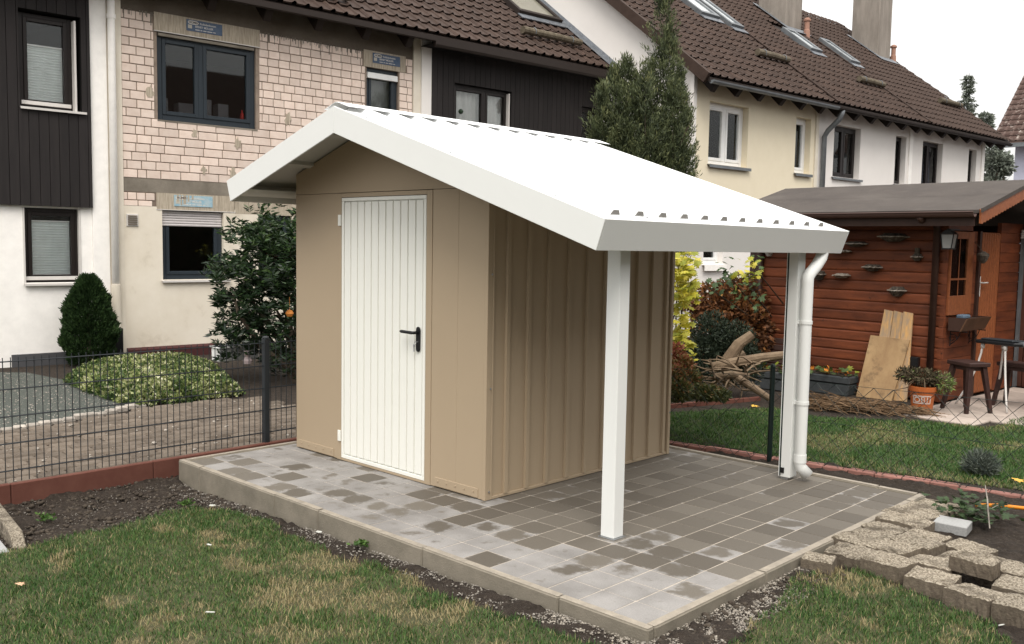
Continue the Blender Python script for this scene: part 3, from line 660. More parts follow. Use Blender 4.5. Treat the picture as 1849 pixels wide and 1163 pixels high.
# roof: two steel slopes with trapezoid ribs
def slope_pts(side):
    if side > 0: ex, ez = EXR, EZR
    else: ex, ez = EXL, EZL
    d = Vector((ex - RX, 0, ez - RZ)); L_ = d.length; d.normalize()
    nrm = Vector((-d.z, 0, d.x)) if side > 0 else Vector((d.z, 0, -d.x))
    return d, nrm, L_
for side in (1, -1):
    d, nr, L_ = slope_pts(side); O = Vector((RX, 0, RZ))
    P = lambda t, y, h: tuple(O + d * t + nr * h + Vector((0, y, 0)))
    mb = MB()
    vs = [P(t, y, h) for h in (-0.022, -.001) for t, y in ((0.10, FY + .002), (L_ - .002, FY + .002), (L_ - .002, BY - .002), (0.10, BY - .002))]
    mb.add(vs, [(0, 3, 2, 1), (4, 5, 6, 7), (0, 1, 5, 4), (1, 2, 6, 5), (2, 3, 7, 6), (3, 0, 4, 7)])
    sheet_ = S(mb, "roof_sheet", m_roofwhite)
    for k in range(12):
        y = FY + 0.185 + k * 0.2215
        r = MB(); t0, t1 = 0.045, L_ - 0.095
        prof = [(-.050, 0), (-.026, .030), (.026, .030), (.050, 0)]
        r.add([P(t0, y + a, h) for a, h in prof] + [P(t1, y + a, h) for a, h in prof], [(0, 1, 5, 4), (1, 2, 6, 5), (2, 3, 7, 6), (4, 5, 6, 7), (3, 2, 1, 0), (0, 4, 7, 3)])
        S(r, "roof_rib", m_roofwhite, sheet_)
        if side > 0:
            fl_ = MB(); pr_ = [(-.040, .003), (-.022, .0265), (.022, .0265), (.040, .003)]
            fl_.add([P(t1 - .01, y + a, h) for a, h in pr_] + [P(t1 + .0015, y + a, h) for a, h in pr_], [(0, 1, 5, 4), (1, 2, 6, 5), (2, 3, 7, 6), (4, 5, 6, 7), (3, 2, 1, 0), (0, 4, 7, 3)])
            S(fl_, "rib_dark_end", m_rib_end)  # grey end piece added to make each rib end dark
    # underside battens and ribs seen from below
    ub = MB()
    for t in (0.35, 0.95, 1.55, 2.15):
        if t < L_ - .2: ub.add([P(t + a, y, h) for y in (FY + .02, BY - .02) for a, h in ((-.03, -.023), (.03, -.023), (.03, -.060), (-.03, -.060))], [(0, 1, 2, 3), (7, 6, 5, 4), (0, 4, 5, 1), (1, 5, 6, 2), (2, 6, 7, 3), (3, 7, 4, 0)])
    ub.v = [p for p in ub.v]
    if side < 0:
        S(ub, "purlin", m_soffit)
    so = MB(); so.add([P(t, y, h) for h in (-0.030, -.024) for t, y in ((0.01, FY + .012), (L_ - .012, FY + .012), (L_ - .012, BY - .012), (0.01, BY - .012))], [(0, 3, 2, 1), (4, 5, 6, 7), (0, 1, 5, 4), (1, 2, 6, 5), (2, 3, 7, 6), (3, 0, 4, 7)])
    S(so, "soffit", m_soffit)
    # fascia boards
    FH = 0.172
    for nm, ya, yb in (("front", FY - .012, FY + .001), ("back", BY - .001, BY + .012)):
        f = MB()
        if side > 0: q = [(RX + .0007, RZ), (EXR, EZR), (EXR - .057, EZR - .165), (RX + .0007, RZ - .184)]
        else: q = [(RX - .0007, RZ), (EXL, EZL), (EXL + .057, EZL - .163), (RX - .0007, RZ - .184)]
        f.prism([(x, z + 0.002) for x, z in q], lambda p, t: (p[0], ya + (yb - ya) * t, p[1]))
        S(f, "fascia_board", m_white, bevel=.002)
    f = MB(); dn = Vector((-.057, 0, -.165)) if side > 0 else Vector((.057, 0, -.163))
    e = Vector((EXR, 0, EZR + .0015)) if side > 0 else Vector((EXL, 0, EZL + .0015))
    inn = -d * 0.012
    f.add([tuple(e + dn * a + inn * b + Vector((0, y, 0))) for y in (FY + .0015, BY - .0015) for a, b in ((0, 0), (1, 0), (1, 1), (0, 1))], [(0, 1, 2, 3), (7, 6, 5, 4), (0, 4, 5, 1), (1, 5, 6, 2), (2, 6, 7, 3), (3, 7, 4, 0)])
    S(f, "fascia_board", m_white, bevel=.002)
    # eave gutter tucked behind the fascia
    g = MB(); c = e + dn * 0.52 + (-d) * 0.075
    g.add([tuple(c + Vector((0.055 * math.cos(t), y, 0.055 * math.sin(t)))) for y in (FY + .05, BY - .05) for t in np.linspace(math.pi, 2 * math.pi, 9)], [(i, i + 1, 10 + i, 9 + i) for i in range(8)])
    S(g, "gutter", m_white, smooth=True)
cap = MB()
for side in (1, -1):
    d, nr, L_ = slope_pts(side); O = Vector((RX, 0, RZ))
    P = lambda t, y, h: tuple(O + d * t + nr * h + Vector((0, y, 0)))
    cap.add([P(t, y, h) for h in (0.0315, 0.034) for t, y in ((0.0, FY + .01), (0.135, FY + .01), (0.135, BY - .01), (0.0, BY - .01))], [(0, 3, 2, 1), (4, 5, 6, 7), (0, 1, 5, 4), (1, 2, 6, 5), (2, 3, 7, 6), (3, 0, 4, 7)])
S(cap, "ridge_cap", m_roofwhite)
d, nr, L_ = slope_pts(1); O = Vector((RX, 0, RZ)); scr = MB()
for t, y in [(0.3, .05), (.75, .04), (1.2, .04), (1.65, .04), (2.1, .04), (2.44, .45), (.7, 1.05), (1.3, 1.5), (1.7, .9), (1.5, 2.2), (2.44, 1.12), (2.44, 1.78), (2.44, 2.4), (.9, 2.1), (2.0, 1.45)]:
    p = O + d * t + Vector((0, FY + y, 0)); hh = 0.0
    scr.tube([tuple(p + nr * hh), tuple(p + nr * (hh + .006))], 0.007, 6)
S(scr, "roof_screw", m_steel)
# posts and downpipe of the canopy
S(MB().box(0.984, 1.080, -0.018, 0.076, 0.004, roof_z(1.08) - .03), "post", m_white, bevel=.004)
S(MB().box(0.975, 1.092, -0.030, 0.088, 0.0005, 0.0035), "post_foot", m_steel)
p2 = MB().box(1.028, 1.0335, 2.0385, 2.046, 0.02, roof_z(1.1) - .03).box(1.046, 1.118, 2.0385, 2.046, 0.02, roof_z(1.1) - .03).box(1.110, 1.118, 2.0465, 2.140, 0.02, roof_z(1.1) - .03).box(1.030, 1.118, 2.1405, 2.148, 0.02, roof_z(1.1) - .03).box(1.030, 1.037, 2.120, 2.140, 0.02, roof_z(1.1) - .03)
S(p2, "post", m_white, bevel=.0015)
S(MB().box(1.045, 1.10, 2.05, 2.135, 0.001, 0.03), "post_foot", m_steel)
S(MB().box(1.050, 1.075, 2.030, 2.0375, 0.05, 0.09), "post_slot_dark", m_black)  # black plate where the post slot is
S(MB().box(1.034, 1.0455, 2.0415, 2.0455, 0.03, roof_z(1.1) - .04), "channel_slot_shade", m_green_post)  # dark strip: the shade of the open channel slot put in as colour
pipe = S(MB().tube([(1.182, 2.275, 1.74), (1.182, 2.275, 1.665), (1.181, 2.262, 1.635), (1.178, 2.20, 1.58), (1.174, 2.115, 1.525), (1.172, 2.088, 1.495), (1.172, 2.085, 1.46), (1.172, 2.085, .135), (1.176, 2.092, .105), (1.215, 2.125, .045)], [.044, .044, .044, .043, .043, .042, .042, .042, .042, .046], 18), "downpipe", m_white, smooth=True)
for z in (1.17, 0.58):
    S(MB().lathe([(.0425, -.012), (.047, -.012), (.047, .012), (.0425, .012)], (1.172, 2.085, z), 18).obox((1.125, 2.083, z), (0.020, 0.03, 0.028)), "pipe_clamp", m_white, pipe)
S(MB().lathe([(.0425, -.03), (.046, -.03), (.046, .03), (.0425, .03)], (1.172, 2.085, 0.17), 18), "pipe_socket", m_white, pipe)
S(MB().tube([(-2.46, 1.95, 2.06), (-2.45, 1.95, 1.96), (-2.30, 2.00, 1.80), (-2.262, 2.02, 1.72), (-2.262, 2.02, 0.05)], 0.042, 14), "downpipe", m_white, smooth=True)

# ------------------------------------------------------------------ mat fence on the left
fence = thing("mesh_fence", "dark grey double wire mesh fence beside the path, with one square post", "fence", (-2.52, -0.10, 0))
FB = Vector((-2.52, -0.10, 0))
for y in (-0.10, -2.62, 2.42):
    S(MB().box(-2.543, -2.492, y - .025, y + .025, -0.12, 0.885).lathe([(.034, 0), (.036, .008), (.020, .018)], (-2.5175, y, .885), 4), "post", m_fence, fence, bevel=.004, off=FB)
wire_m = MB().tube([(0, 0, 0.012), (0, 0, 0.872)], 0.0033, 5).mesh("wire", m_fence)
y = -3.12
while y < 2.7:
    if min(abs(y + .10), abs(y + 2.62), abs(y - 2.42)) > .03: inst("wire", wire_m, fence, Matrix.Translation((0.0, y + 0.10, 0)))
    y += 0.0503
for z in (0.845, 0.655, 0.467, 0.28, 0.092):
    for dx in (-0.0055, 0.0055):
        S(MB().tube([(-2.52 + dx * 1.3, -3.15, z), (-2.52 + dx * 1.3, 2.7, z)], 0.0038, 5), "cross_wire", m_fence, fence, off=FB)
edging = thing("red_edging", "red brown concrete edging boards along the foot of the mesh fence", "edging", (-2.50, -1.6, -0.1))
y = -4.1
while y < 2.3:
    S(MB().box(-2.512, -2.462, y + .002, y + .998, -0.30, 0.012 + random.uniform(-.003, .003)), "edging_board", m_redkerb, edging, bevel=.005, off=Vector((-2.5, -1.6, -.1)))
    y += 1.0

# ------------------------------------------------------------------ chain link fence on the right
f0, f1 = Vector((-0.9, 2.535, 0)), Vector((4.2, 3.275, 0)); fd = (f1 - f0).normalized()
clf = thing("chain_link_fence", "low dark chain link fence with a green post, behind the patio", "fence", tuple(f0))
fl = (f1 - f0).length
for s_ in (0.1, 1.49, 4.4):
    p = fd * s_
    clf_post = MB().tube([(p.x, p.y, -0.2), (p.x, p.y, 0.735)], 0.021, 12).tube([(p.x, p.y, .735), (p.x, p.y, .752)], [.024, .016], 12)
    clf_post.build("post", m_green_post, clf, smooth=False)
ch = MB(); step = 0.074
nz = 9
for k in range(int(fl / step)):
    pts = []
    for j in range(nz + 1):
        s_ = k * step + (step if (j + k) % 2 else 0)
        pp = fd * min(s_, fl)
        o_ = 0.0025 * (1 if j % 2 else -1)
        pts.append((pp.x - fd.y * o_, pp.y + fd.x * o_, -0.05 + j * 0.076))
    ch.tube(pts, 0.0025, 4, False)
for z in (-0.02, 0.32, 0.635):
    a, b = Vector((0, 0, z)), fd * fl + Vector((0, 0, z)); ch.tube([a, b], 0.0018, 4)
o = ch.build("wire_netting", m_green_post, clf); o['kind'] = 'stuff'
# salmon brick edging in front of the neighbour's lawn
e0, e1 = Vector((-1.6, 2.50, -0.05)), Vector((3.6, 3.19, -0.05)); ed = (e1 - e0).normalized(); el = (e1 - e0).length
be = thing("brick_edging", "row of salmon coloured edging bricks along the near edge of the neighbour's lawn", "edging", tuple(e0))
bm_ = MB().box(-0.098, 0.098, -0.045, 0.045, -0.09, 0.0).mesh("brick", m_redbrick, bevel=.006)
t = 0.1; ang = math.atan2(ed.y, ed.x)
while t < el:
    p = ed * t
    inst("brick", bm_, be, Matrix.Translation((p.x, p.y, 0.022 + random.uniform(-.006, .004))) @ Matrix.Rotation(ang + random.gauss(0, .02), 4, 'Z') @ Matrix.Rotation(random.gauss(0, .02), 4, 'X'))
    t += 0.202

# ------------------------------------------------------------------ the terraced houses
D1, D2 = -9.294, -6.759                # facade planes of the two terraces
class House:
    def __init__(h, name, label, D, u0, u1, ridge_v, eave, slope, group="terraced houses in the background"):
        h.D, h.u0, h.u1 = D, u0, u1; h.uc = (u0 + u1) / 2
        h.t = thing(name, label, "house", tuple(bw(D, h.uc, 0)), -BA, group)
        h.ev, h.ez = eave; h.slope = slope; h.rv = ridge_v; h.rz = h.ez + slope * (h.ev - ridge_v)
        h.roof = None
    def b(h, mb, name, m, parent=None, bevel=0.0, smooth=False, kind=None):
        """mb in (x out of the facade, u along it, z)"""
        mb.v = [(p[0], p[1] - h.uc, p[2]) for p in mb.v]
        o = mb.build(name, m, parent or h.t, bevel, smooth)
        if kind: o['kind'] = kind
        return o
    def wall(h, name, m, u0, u1, z0, z1, holes=(), x=0.0, depth=0.16, top=None):
        us = sorted({u0, u1, *[a for q in holes for a in q[:2] if u0 < a < u1]}); zs = sorted({z0, z1, *[a for q in holes for a in q[2:4] if z0 < a < z1]})
        mb = MB()
        for i in range(len(us) - 1):
            for j in range(len(zs) - 1):
                uc, zc = (us[i] + us[i + 1]) / 2, (zs[j] + zs[j + 1]) / 2
                if any(q[0] < uc < q[1] and q[2] < zc < q[3] for q in holes): continue
                mb.add([(x, us[i], zs[j]), (x, us[i + 1], zs[j]), (x, us[i + 1], zs[j + 1]), (x, us[i], zs[j + 1])], [(0, 1, 2, 3)])
        for (a, b, c, d) in holes:
            xr = x - depth
            for p, q in (((a, c), (a, d)), ((a, d), (b, d)), ((b, d), (b, c)), ((b, c), (a, c))):
                if min(p[1], q[1]) < z0 - 1e-6 and p[1] == q[1]: continue
                mb.add([(x, p[0], p[1]), (x, q[0], q[1]), (xr, q[0], q[1]), (xr, p[0], p[1])], [(0, 1, 2, 3)])
        return h.b(mb, name, m)
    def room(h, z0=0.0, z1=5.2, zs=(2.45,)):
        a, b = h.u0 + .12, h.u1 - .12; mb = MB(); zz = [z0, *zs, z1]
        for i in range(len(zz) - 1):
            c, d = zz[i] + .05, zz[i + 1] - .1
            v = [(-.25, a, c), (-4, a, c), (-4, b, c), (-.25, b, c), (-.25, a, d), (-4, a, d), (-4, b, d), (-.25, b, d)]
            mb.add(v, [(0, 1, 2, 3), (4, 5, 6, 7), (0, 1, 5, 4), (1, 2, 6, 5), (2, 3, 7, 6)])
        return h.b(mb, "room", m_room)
    def window(h, u0, u1, z0, z1, fm, xf=-0.10, fw=0.075, split=(), sash=0.045, glass_top=None, name="window"):
        """frame with mullions and sashes; returns the frame part"""
        mb = MB(); d = 0.07
        e = [u0, *split, u1]
        mb.box(xf - d, xf, u0, u0 + fw, z0, z1).box(xf - d, xf, u1 - fw, u1, z0, z1)
        mb.box(xf - d, xf - .001, u0 + fw + .0005, u1 - fw - .0005, z0, z0 + fw).box(xf - d, xf - .001, u0 + fw + .0005, u1 - fw - .0005, z1 - fw, z1)
        for s_ in split: mb.box(xf - d, xf + .004, s_ - fw * .45, s_ + fw * .45, z0 + fw + .0005, z1 - fw - .0005)
        w = h.b(mb, name, fm, bevel=.004)
        for i in range(len(e) - 1):
            a = e[i] + (fw if i == 0 else fw * .45) + .001; b_ = e[i + 1] - (fw if i == len(e) - 2 else fw * .45) - .001
            c, t = z0 + fw + .001, z1 - fw - .001
            if sash:
                sb = MB().box(xf - .06, xf + .012, a, a + sash, c, t).box(xf - .06, xf + .012, b_ - sash, b_, c, t).box(xf - .06, xf + .011, a + sash + .0005, b_ - sash - .0005, c, c + sash).box(xf - .06, xf + .011, a + sash + .0005, b_ - sash - .0005, t - sash, t)
                h.b(sb, "sash", fm, w, bevel=.004)
            k = sash if sash else 0
            h.b(MB().box(xf - .034, xf - .028, a + k - .004, b_ - k + .004, c + k - .004, t - k + .004), "pane", GLASS, w)
        return w
    def sill(h, w, u0, u1, z, m, out=0.05, inn=-0.14, th=0.03):
        return h.b(MB().prism([(inn, z + .012), (out, z), (out, z - th), (out - .012, z - th), (out - .012, z - .012), (inn, z - 0.0)], lambda p, t: (p[0], u0 + (u1 - u0) * t, p[1])), "sill", m, w)
    def pleated(h, w, u0, u1, z0, z1, x=-0.165, m=None, pitch=.035, amp=.007):
        mb = MB(); n = max(2, int((z1 - z0) / pitch)); vs = []
        for k in range(2 * n + 1):
            z = z0 + (z1 - z0) * k / (2 * n); xx = x + (amp if k % 2 else 0); vs += [(xx, u0, z), (xx, u1, z)]
        mb.add(vs, [(2 * k, 2 * k + 1, 2 * k + 3, 2 * k + 2) for k in range(2 * n)])
        o = h.b(mb, "blind", m or m_blind, w)
        h.b(MB().box(x - .004, x + .022, u0, u1, z1 + .001, z1 + .022).box(x - .004, x + .022, u0, u1, z0 - .022, z0 - .001), "blind_rail", m_whiteframe, w)
        return o
    def curtain(h, w, u0, u1, z0, z1, x=-0.26, m=None):
        n = int((u1 - u0) / .022); mb = MB(); vs = []
        for k in range(n + 1):
            u = u0 + (u1 - u0) * k / n; xx = x + .018 * math.sin(k * 1.1) + .01 * math.sin(k * .37); vs += [(xx, u, z0), (xx, u, z1)]
        mb.add(vs, [(2 * k, 2 * k + 2, 2 * k + 3, 2 * k + 1) for k in range(n)])
        return h.b(mb, "curtain", m or m_curtain, w, smooth=True)
    def shell(h, gable_m, lo=True, hi=True, back=None):
        """gable ends and the rear wall"""
        xb = 2 * (h.rv - h.D) - (h.ev - h.D) + .4
        prof = [(-.01, -.3), (-.01, h.ez + .0), (h.rv - h.D, h.rz - .12), (xb, h.ez), (xb, -.3)]
        prof[1] = (-.01, h.rz - h.slope * (h.D - .01 - h.rv) - .12)
        prof[3] = (xb, h.rz - h.slope * (h.rv - h.D - xb) - .12)
        for u, on in ((h.u0 + .0, lo), (h.u1 - .10, hi)):
            if on: h.b(MB().prism(prof, lambda p, t: (p[0], u + .1 * t, p[1])), "gable_wall", gable_m)
        h.b(MB().box(xb - .1, xb + .0, h.u0 + .101, h.u1 - .101, -.3, h.ez - .05), "rear_wall", gable_m)
    def roof_deck(h, name_m, u0=None, u1=None):
        u0 = h.u0 if u0 is None else u0; u1 = h.u1 if u1 is None else u1
        ex = h.ev - h.D; rx = h.rv - h.D; bx = 2 * rx - ex
        f = lambda dz: [(ex, h.ez - dz), (rx, h.rz - dz), (bx, h.ez - dz)]
        top, bot = f(.055), f(.14)
        mb = MB().prism([top[0], top[1], top[2], bot[2], bot[1], bot[0]], lambda p, t: (p[0], u0 + (u1 - u0) * t, p[1]))
        h.roof = h.b(mb, "roof", name_m)
        return h.roof
    def rp(h, v, u, lift=0.0):
        """point on the roof plane (local coords before the -uc shift)"""
        k = 1 / math.sqrt(1 + h.slope ** 2)
        return Vector((v - h.D + lift * h.slope * k, u, h.ez + h.slope * (h.ev - v) + lift * k))
    def rbasis(h):
        k = 1 / math.sqrt(1 + h.slope ** 2)
        a = Vector((0, 1, 0)); b_ = Vector((-k, 0, h.slope * k)); n_ = Vector((h.slope * k, 0, k)); return a, b_, n_
    def tiles(h, u0, u1, singles, m, tw=0.232, gauge=0.335, holes=(), skip_rows=0, order=None):
        a, b_, n_ = h.rbasis(); L_ = math.hypot(h.ev - h.rv, h.rz - h.ez)
        nc = int(round((u1 - u0) / tw)); tw = (u1 - u0) / nc; nr = int(L_ / gauge) + 1
        me = tile_mesh(m)
        cells = []
        for r in range(nr):
            for c in range(nc):
                u = u0 + (c + .5) * tw; s_ = r * gauge
                v = h.ev - s_ / math.sqrt(1 + h.slope ** 2)
                if any(q[0] < u < q[1] and q[2] < v < q[3] for q in holes): continue
                cells.append((u, v, r))
        key = order or (lambda q: q[2] * 0.6 + (q[0] - u0) * 0.5)
        cells.sort(key=key)
        rest = []
        for i, (u, v, r) in enumerate(cells):
            p = h.rp(v, u, random.uniform(-.003, .005)); p.y -= h.uc
            bb = (b_ + n_ * random.gauss(0, .006)).normalized()
            mtx = Matrix(((a.x * tw / .3, bb.x, n_.x, p.x), (a.y * tw / .3, bb.y, n_.y, p.y), (a.z, bb.z, n_.z, p.z), (0, 0, 0, 1)))
            if i < singles: inst("roof_tile", me, h.roof, mtx)
            else: rest.append(mtx)
        if rest:
            bv = np.array([v_.co[:] for v_ in me.vertices]); bf = [list(p.vertices) for p in me.polygons]
            q = np.array([f_ for f_ in bf if len(f_) == 4]); A = np.array([[list(r_) for r_ in m_] for m_ in rest])
            V = np.einsum('nij,kj->nki', A[:, :3, :3], bv) + A[:, None, :3, 3]
            Fq = (q[None] + (np.arange(len(rest)) * len(bv))[:, None, None]).reshape(-1, 4)
            o = np_mesh("roof_tile", V.reshape(-1, 3), Fq, m, None, h.roof); o['kind'] = 'stuff'
    def skylight(h, v0, v1, u0, u1, glass_m=None, frame_m=None):
        """v0 lower, v1 upper edge"""
        a, b_, n_ = h.rbasis()
        def slab(ua, ub, va, vb, l0, l1):
            vs = []
            for l in (l0, l1):
                for (u, v) in ((ua, va), (ub, va), (ub, vb), (ua, vb)): vs.append(tuple(h.rp(v, u, l)))
            return vs
        fs = [(0, 3, 2, 1), (4, 5, 6, 7), (0, 1, 5, 4), (1, 2, 6, 5), (2, 3, 7, 6), (3, 0, 4, 7)]
        mb = MB(); w = .09
        for q in ((u0, u0 + w, v0, v1), (u1 - w, u1, v0, v1), (u0 + w, u1 - w, v0, v0 - w), (u0 + w, u1 - w, v1 + w, v1)):
            mb.add(slab(*q, -.05, .115), fs)
        s_ = h.b(mb, "skylight", frame_m or m_zinc, bevel=.006)
        h.b(MB().add(slab(u0 + w + .001, u1 - w - .001, v0 - w - .001, v1 + w + .001, .06, .075), fs), "pane", glass_m, s_)
        h.b(MB().add(slab(u0 - .03, u1 + .03, v0 + .16, v0 + .002, .03, .05), fs), "apron_flashing", m_lead, s_)
        return s_
    def snow_log(h, v, u0, u1):
        r = .075; p, q = h.rp(v, u0, .11), h.rp(v, u1, .11)
        o = h.b(MB().tube([p, (p + q) / 2 + Vector((0, 0, .006)), q], [r, r * .95, r * .9], 10), "snow_log", m_mossylog)
        for t in (.18, .82):
            c = p.lerp(q, t); mb = MB(); pts = [c + Vector((math.cos(x) * .085, 0, math.sin(x) * .085)) for x in np.linspace(-.6, 3.2, 9)]
            h.b(mb.tube(pts, .009, 5), "bracket", m_zinc, o)
    def rafters(h, us, m, w=.10, hgt=.13, x1=None):
        for u in us:
            x1_ = (h.ev - h.D) - .05; z = lambda x: h.ez - h.slope * (x - (h.ev - h.D)) - .145
            h.b(MB().prism([(-.02, z(-.02)), (x1_, z(x1_)), (x1_, z(x1_) - .03), (x1_ - .12, z(x1_) - hgt + .02), (-.02, z(-.02) - hgt)], lambda p, t: (p[0], u - w / 2 + w * t, p[1])), "rafter_end", m)

_TILE = {}
def tile_mesh(m):
    """interlocking double-roll tile, 0.30 wide, 0.40 long; b up the slope, n up"""
    if m.name in _TILE: return _TILE[m.name]
    xs = [-.150, -.130, -.112, -.085, -.058, -.040, -.020, .050, .120, .150]
    hs = [.002, .010, .028, .038, .028, .010, .001, .000, .001, .002]
    vs = []; fs = []
    for (b_, l) in ((0.0, .026), (0.40, -.012)):
        for x, z in zip(xs, hs): vs.append((x, b_, z + l - .012))
    for x in xs: vs.append((x, 0.004, -.012 if x > -.045 or x < -.14 else .012))
    n = len(xs)
    for i in range(n - 1):
        fs.append((i, i + 1, n + i + 1, n + i))
        if xs[i] >= -.041: fs.append((2 * n + i, 2 * n + i + 1, i + 1, i))
    me = bpy.data.meshes.new("roof_tile"); me.from_pydata(vs, [], fs); me.update(); me.materials.append(m)
    _TILE[m.name] = me; return me

def clad(h, u0, u1, z0, z1, holes, pitch=.1265):
    """vertical boards, each a part"""
    h.wall("cladding_backing", m_clad_back, u0, u1, z0, z1, holes, x=.045, depth=.24)
    u = u0
    while u < u1 - .02:
        b = min(u + pitch, u1) - .007
        segs = [(z0, z1)]
        for q in holes:
            if q[0] < b and q[1] > u + .0:
                if q[0] <= u + .02 and q[1] >= b - .02 or True:
                    new = []
                    for (c, d) in segs:
                        if q[2] > c: new.append((c, min(d, q[2])))
                        if q[3] < d: new.append((max(c, q[3]), d))
                    # narrow remainders beside an opening
                    segs = [s_ for s_ in new if s_[1] - s_[0] > .02]
                    if u < q[0] - .01: h.b(MB().box(.048, .070, u, q[0] - .002, max(q[2], z0), min(q[3], z1)), "cladding_board", m_clad)
                    if b > q[1] + .01: h.b(MB().box(.048, .070, q[1] + .002, b, max(q[2], z0), min(q[3], z1)), "cladding_board", m_clad)
        for (c, d) in segs: h.b(MB().box(.048, .070 + random.uniform(-.002, .002), u, b, c + .001, d - .001), "cladding_board", m_clad)
        u += pitch

# --- house A: dark boards over white render
hA = House("terraced_house", "house with dark board cladding above white render and white blinds in its windows", D1, -4.4, 0.820, -14.0, (-8.85, 5.39), .75)
aw1 = (-0.400, 0.270, 3.440, 4.690); aw2 = (-0.400, 0.315, 1.060, 2.085)
hA.wall("wall", m_render_white, -4.4, 0.484, -0.3, 2.112, [aw2], depth=.22)
clad(hA, -2.6, 0.484, 2.110, 5.45, [(-.425, .36, 3.415, 4.715)])
hA.b(MB().box(-.05, .028, 0.486, 0.712, -.3, 5.42), "party_wall_pier", m_render_white)
hA.b(MB().box(-.05, .012, 0.713, 0.820, -.3, 5.42), "render_strip", m_render_strip)
w = hA.window(*aw1, m_brownframe, xf=-.06, fw=.055, sash=.05)
hA.sill(w, -.43, .41, 3.425, m_alu, out=.11)
hA.pleated(w, -.340, .205, 3.555, 4.27, x=-.125)
hA.b(MB().box(-.058, -.03, -.385, .25, 3.475, 3.525), "frame_cover", m_alu, w, bevel=.003)
hA.b(MB().box(-.058, .06, .272, .300, 3.42, 4.66), "shutter_guide", m_alu, w, bevel=.003)
w = hA.window(*aw2, m_brownframe, xf=-.06, fw=.055, sash=.05)
hA.sill(w, -.42, .345, 1.050, m_alu, out=.06)
hA.pleated(w, -.340, .250, 1.175, 1.895, x=-.125)
hA.b(MB().box(-.058, -.03, -.385, .295, 1.095, 1.145), "frame_cover", m_alu, w, bevel=.003)
for a, b in ((-.42, -.395), (.300, .325)): hA.b(MB().box(-.058, .012, a, b, 1.06, 2.085), "shutter_guide", m_alu, w, bevel=.003)
hA.b(MB().box(.001, .05, -.60, .46, -.25, 0.085), "plinth", mat("slate_grey_plinth", (0.075, 0.075, 0.08), 0.8))
hA.b(MB().tube([(.075, .770, 5.15), (.075, .770, 4.9), (.075, .770, -.05)], .052, 12), "downpipe", m_render_white, smooth=True)
hA.b(MB().lathe([(.055, -.03), (.062, -.03), (.062, .03), (.055, .03)], (.075, .770, 4.80), 14), "pipe_socket", m_render_white)
hA.b(MB().lathe([(.054, -.7), (.066, -.7), (.066, .42), (.054, .42)], (.075, .770, .60), 14), "standpipe", m_render_strip)
hA.b(MB().box(.03, .22, .70, .815, -.12, .40), "meter_box", m_black, bevel=.008)
hA.shell(m_render_white); hA.room()
hA.roof_deck(m_eave, -4.6, 0.82); hA.tiles(-4.6, 0.82, 0, m_tile)
hA.b(MB().box(.44, .52, -4.6, .82, 5.17, 5.30), "gutter", m_eave, bevel=.01)

# --- house B: bare pink brickwork
hB = House("terraced_house", "half renovated house with bare pink brickwork, anthracite windows and blue stickers on its lintels", D1, 0.820, 6.180, -14.0, (-8.85, 5.39), .75)
bw1 = (1.440, 3.000, 3.445, 4.715); bw2 = (5.052, 5.715, 3.25, 4.700); bw3 = (1.480, 2.440, 1.080, 2.120); bw4 = (3.02, 3.62, 0.9, 2.10)
hB.wall("plaster_wall", m_render_dirty, 0.925, 6.02, -0.3, 2.165, [bw3, bw4], x=.012, depth=.20)
hB.b(MB().box(-.05, .022, 0.822, .922, -.3, 5.42), "render_strip", m_render_strip)
hB.b(MB().box(-.05, .030, 6.022, 6.178, -.3, 5.40), "render_strip", m_render_strip)
hB.wall("mortar_bed", m_mortar, 0.925, 6.02, 2.165, 5.42, [bw1, bw2], x=-.004, depth=.18)
hB.b(MB().box(-.05, .003, .925, 6.02, 2.372, 2.570), "concrete_band", m_concrete)
hB.b(MB().box(-.05, .004, .925, 6.02, 4.955, 5.42), "concrete_beam", m_concrete_dark)
hB.b(MB().box(-.05, .012, 1.400, 3.062, 4.718, 4.990), "lintel", m_drip)
hB.b(MB().box(-.05, .012, 4.985, 5.86, 4.703, 4.985), "lintel", m_drip)
hB.b(MB().box(-.05, .014, 1.400, 2.62, 2.122, 2.370), "lintel", m_drip)
hB.b(MB().box(-.05, .013, 2.63, 3.75, 2.102, 2.300), "lintel", m_drip)
hB.b(MB().box(-.05, .020, 1.395, 3.06, 4.716, 4.728).box(-.05, .020, 1.39, 2.63, 2.120, 2.130), "lintel_edge", m_alu)
# the bricks
blk = [(1.395, 3.065, 4.72, 5.0), (1.405, 3.055, 3.42, 4.72), (4.98, 5.865, 4.70, 5.0), (5.03, 5.735, 3.2, 4.72), (1.39, 2.63, 2.1, 2.38), (2.63, 3.76, 2.1, 2.38), (2.62, 9, 2.16, 2.375)]
bricks = []; z = 2.575; row = 0
rowsz = [2.178, 2.275]
zz_ = []
while z < 4.90: zz_.append((z, .1255)); z += .1255
zz_ += [(2.255, .113), (2.142 + .024, .088)]
for (z, hh) in zz_:
    L_ = 0.30 if z < 3.55 else 0.192
    left_small = L_ == .192
    u = .928 - (0.5 * L_ if row % 2 else 0); row += 1
    while u < 6.018:
        l = L_
        if u < 1.42 and not left_small: l = .21 if random.random() < .8 else .13
        elif u < 1.42: l = .215
        elif random.random() < .04: l = L_ * .6
        a, b = max(u, .928), min(u + l, 6.016); zt = min(z + hh - .013, 4.952)
        for q in blk:                      # cut at the openings
            if q[2] < (z + zt) / 2 < q[3]:
                if q[0] < b and q[1] > a:
                    if a < q[0]: b = min(b, q[0] - .004)
                    elif b > q[1]: a = max(a, q[1] + .004)
                    else: a = b
        if b - a > .04: bricks.append((a, b - .013, z, zt))
        u += l
bricks.sort(key=lambda q: q[0] + (0 if q[2] > 2.5 else -1))
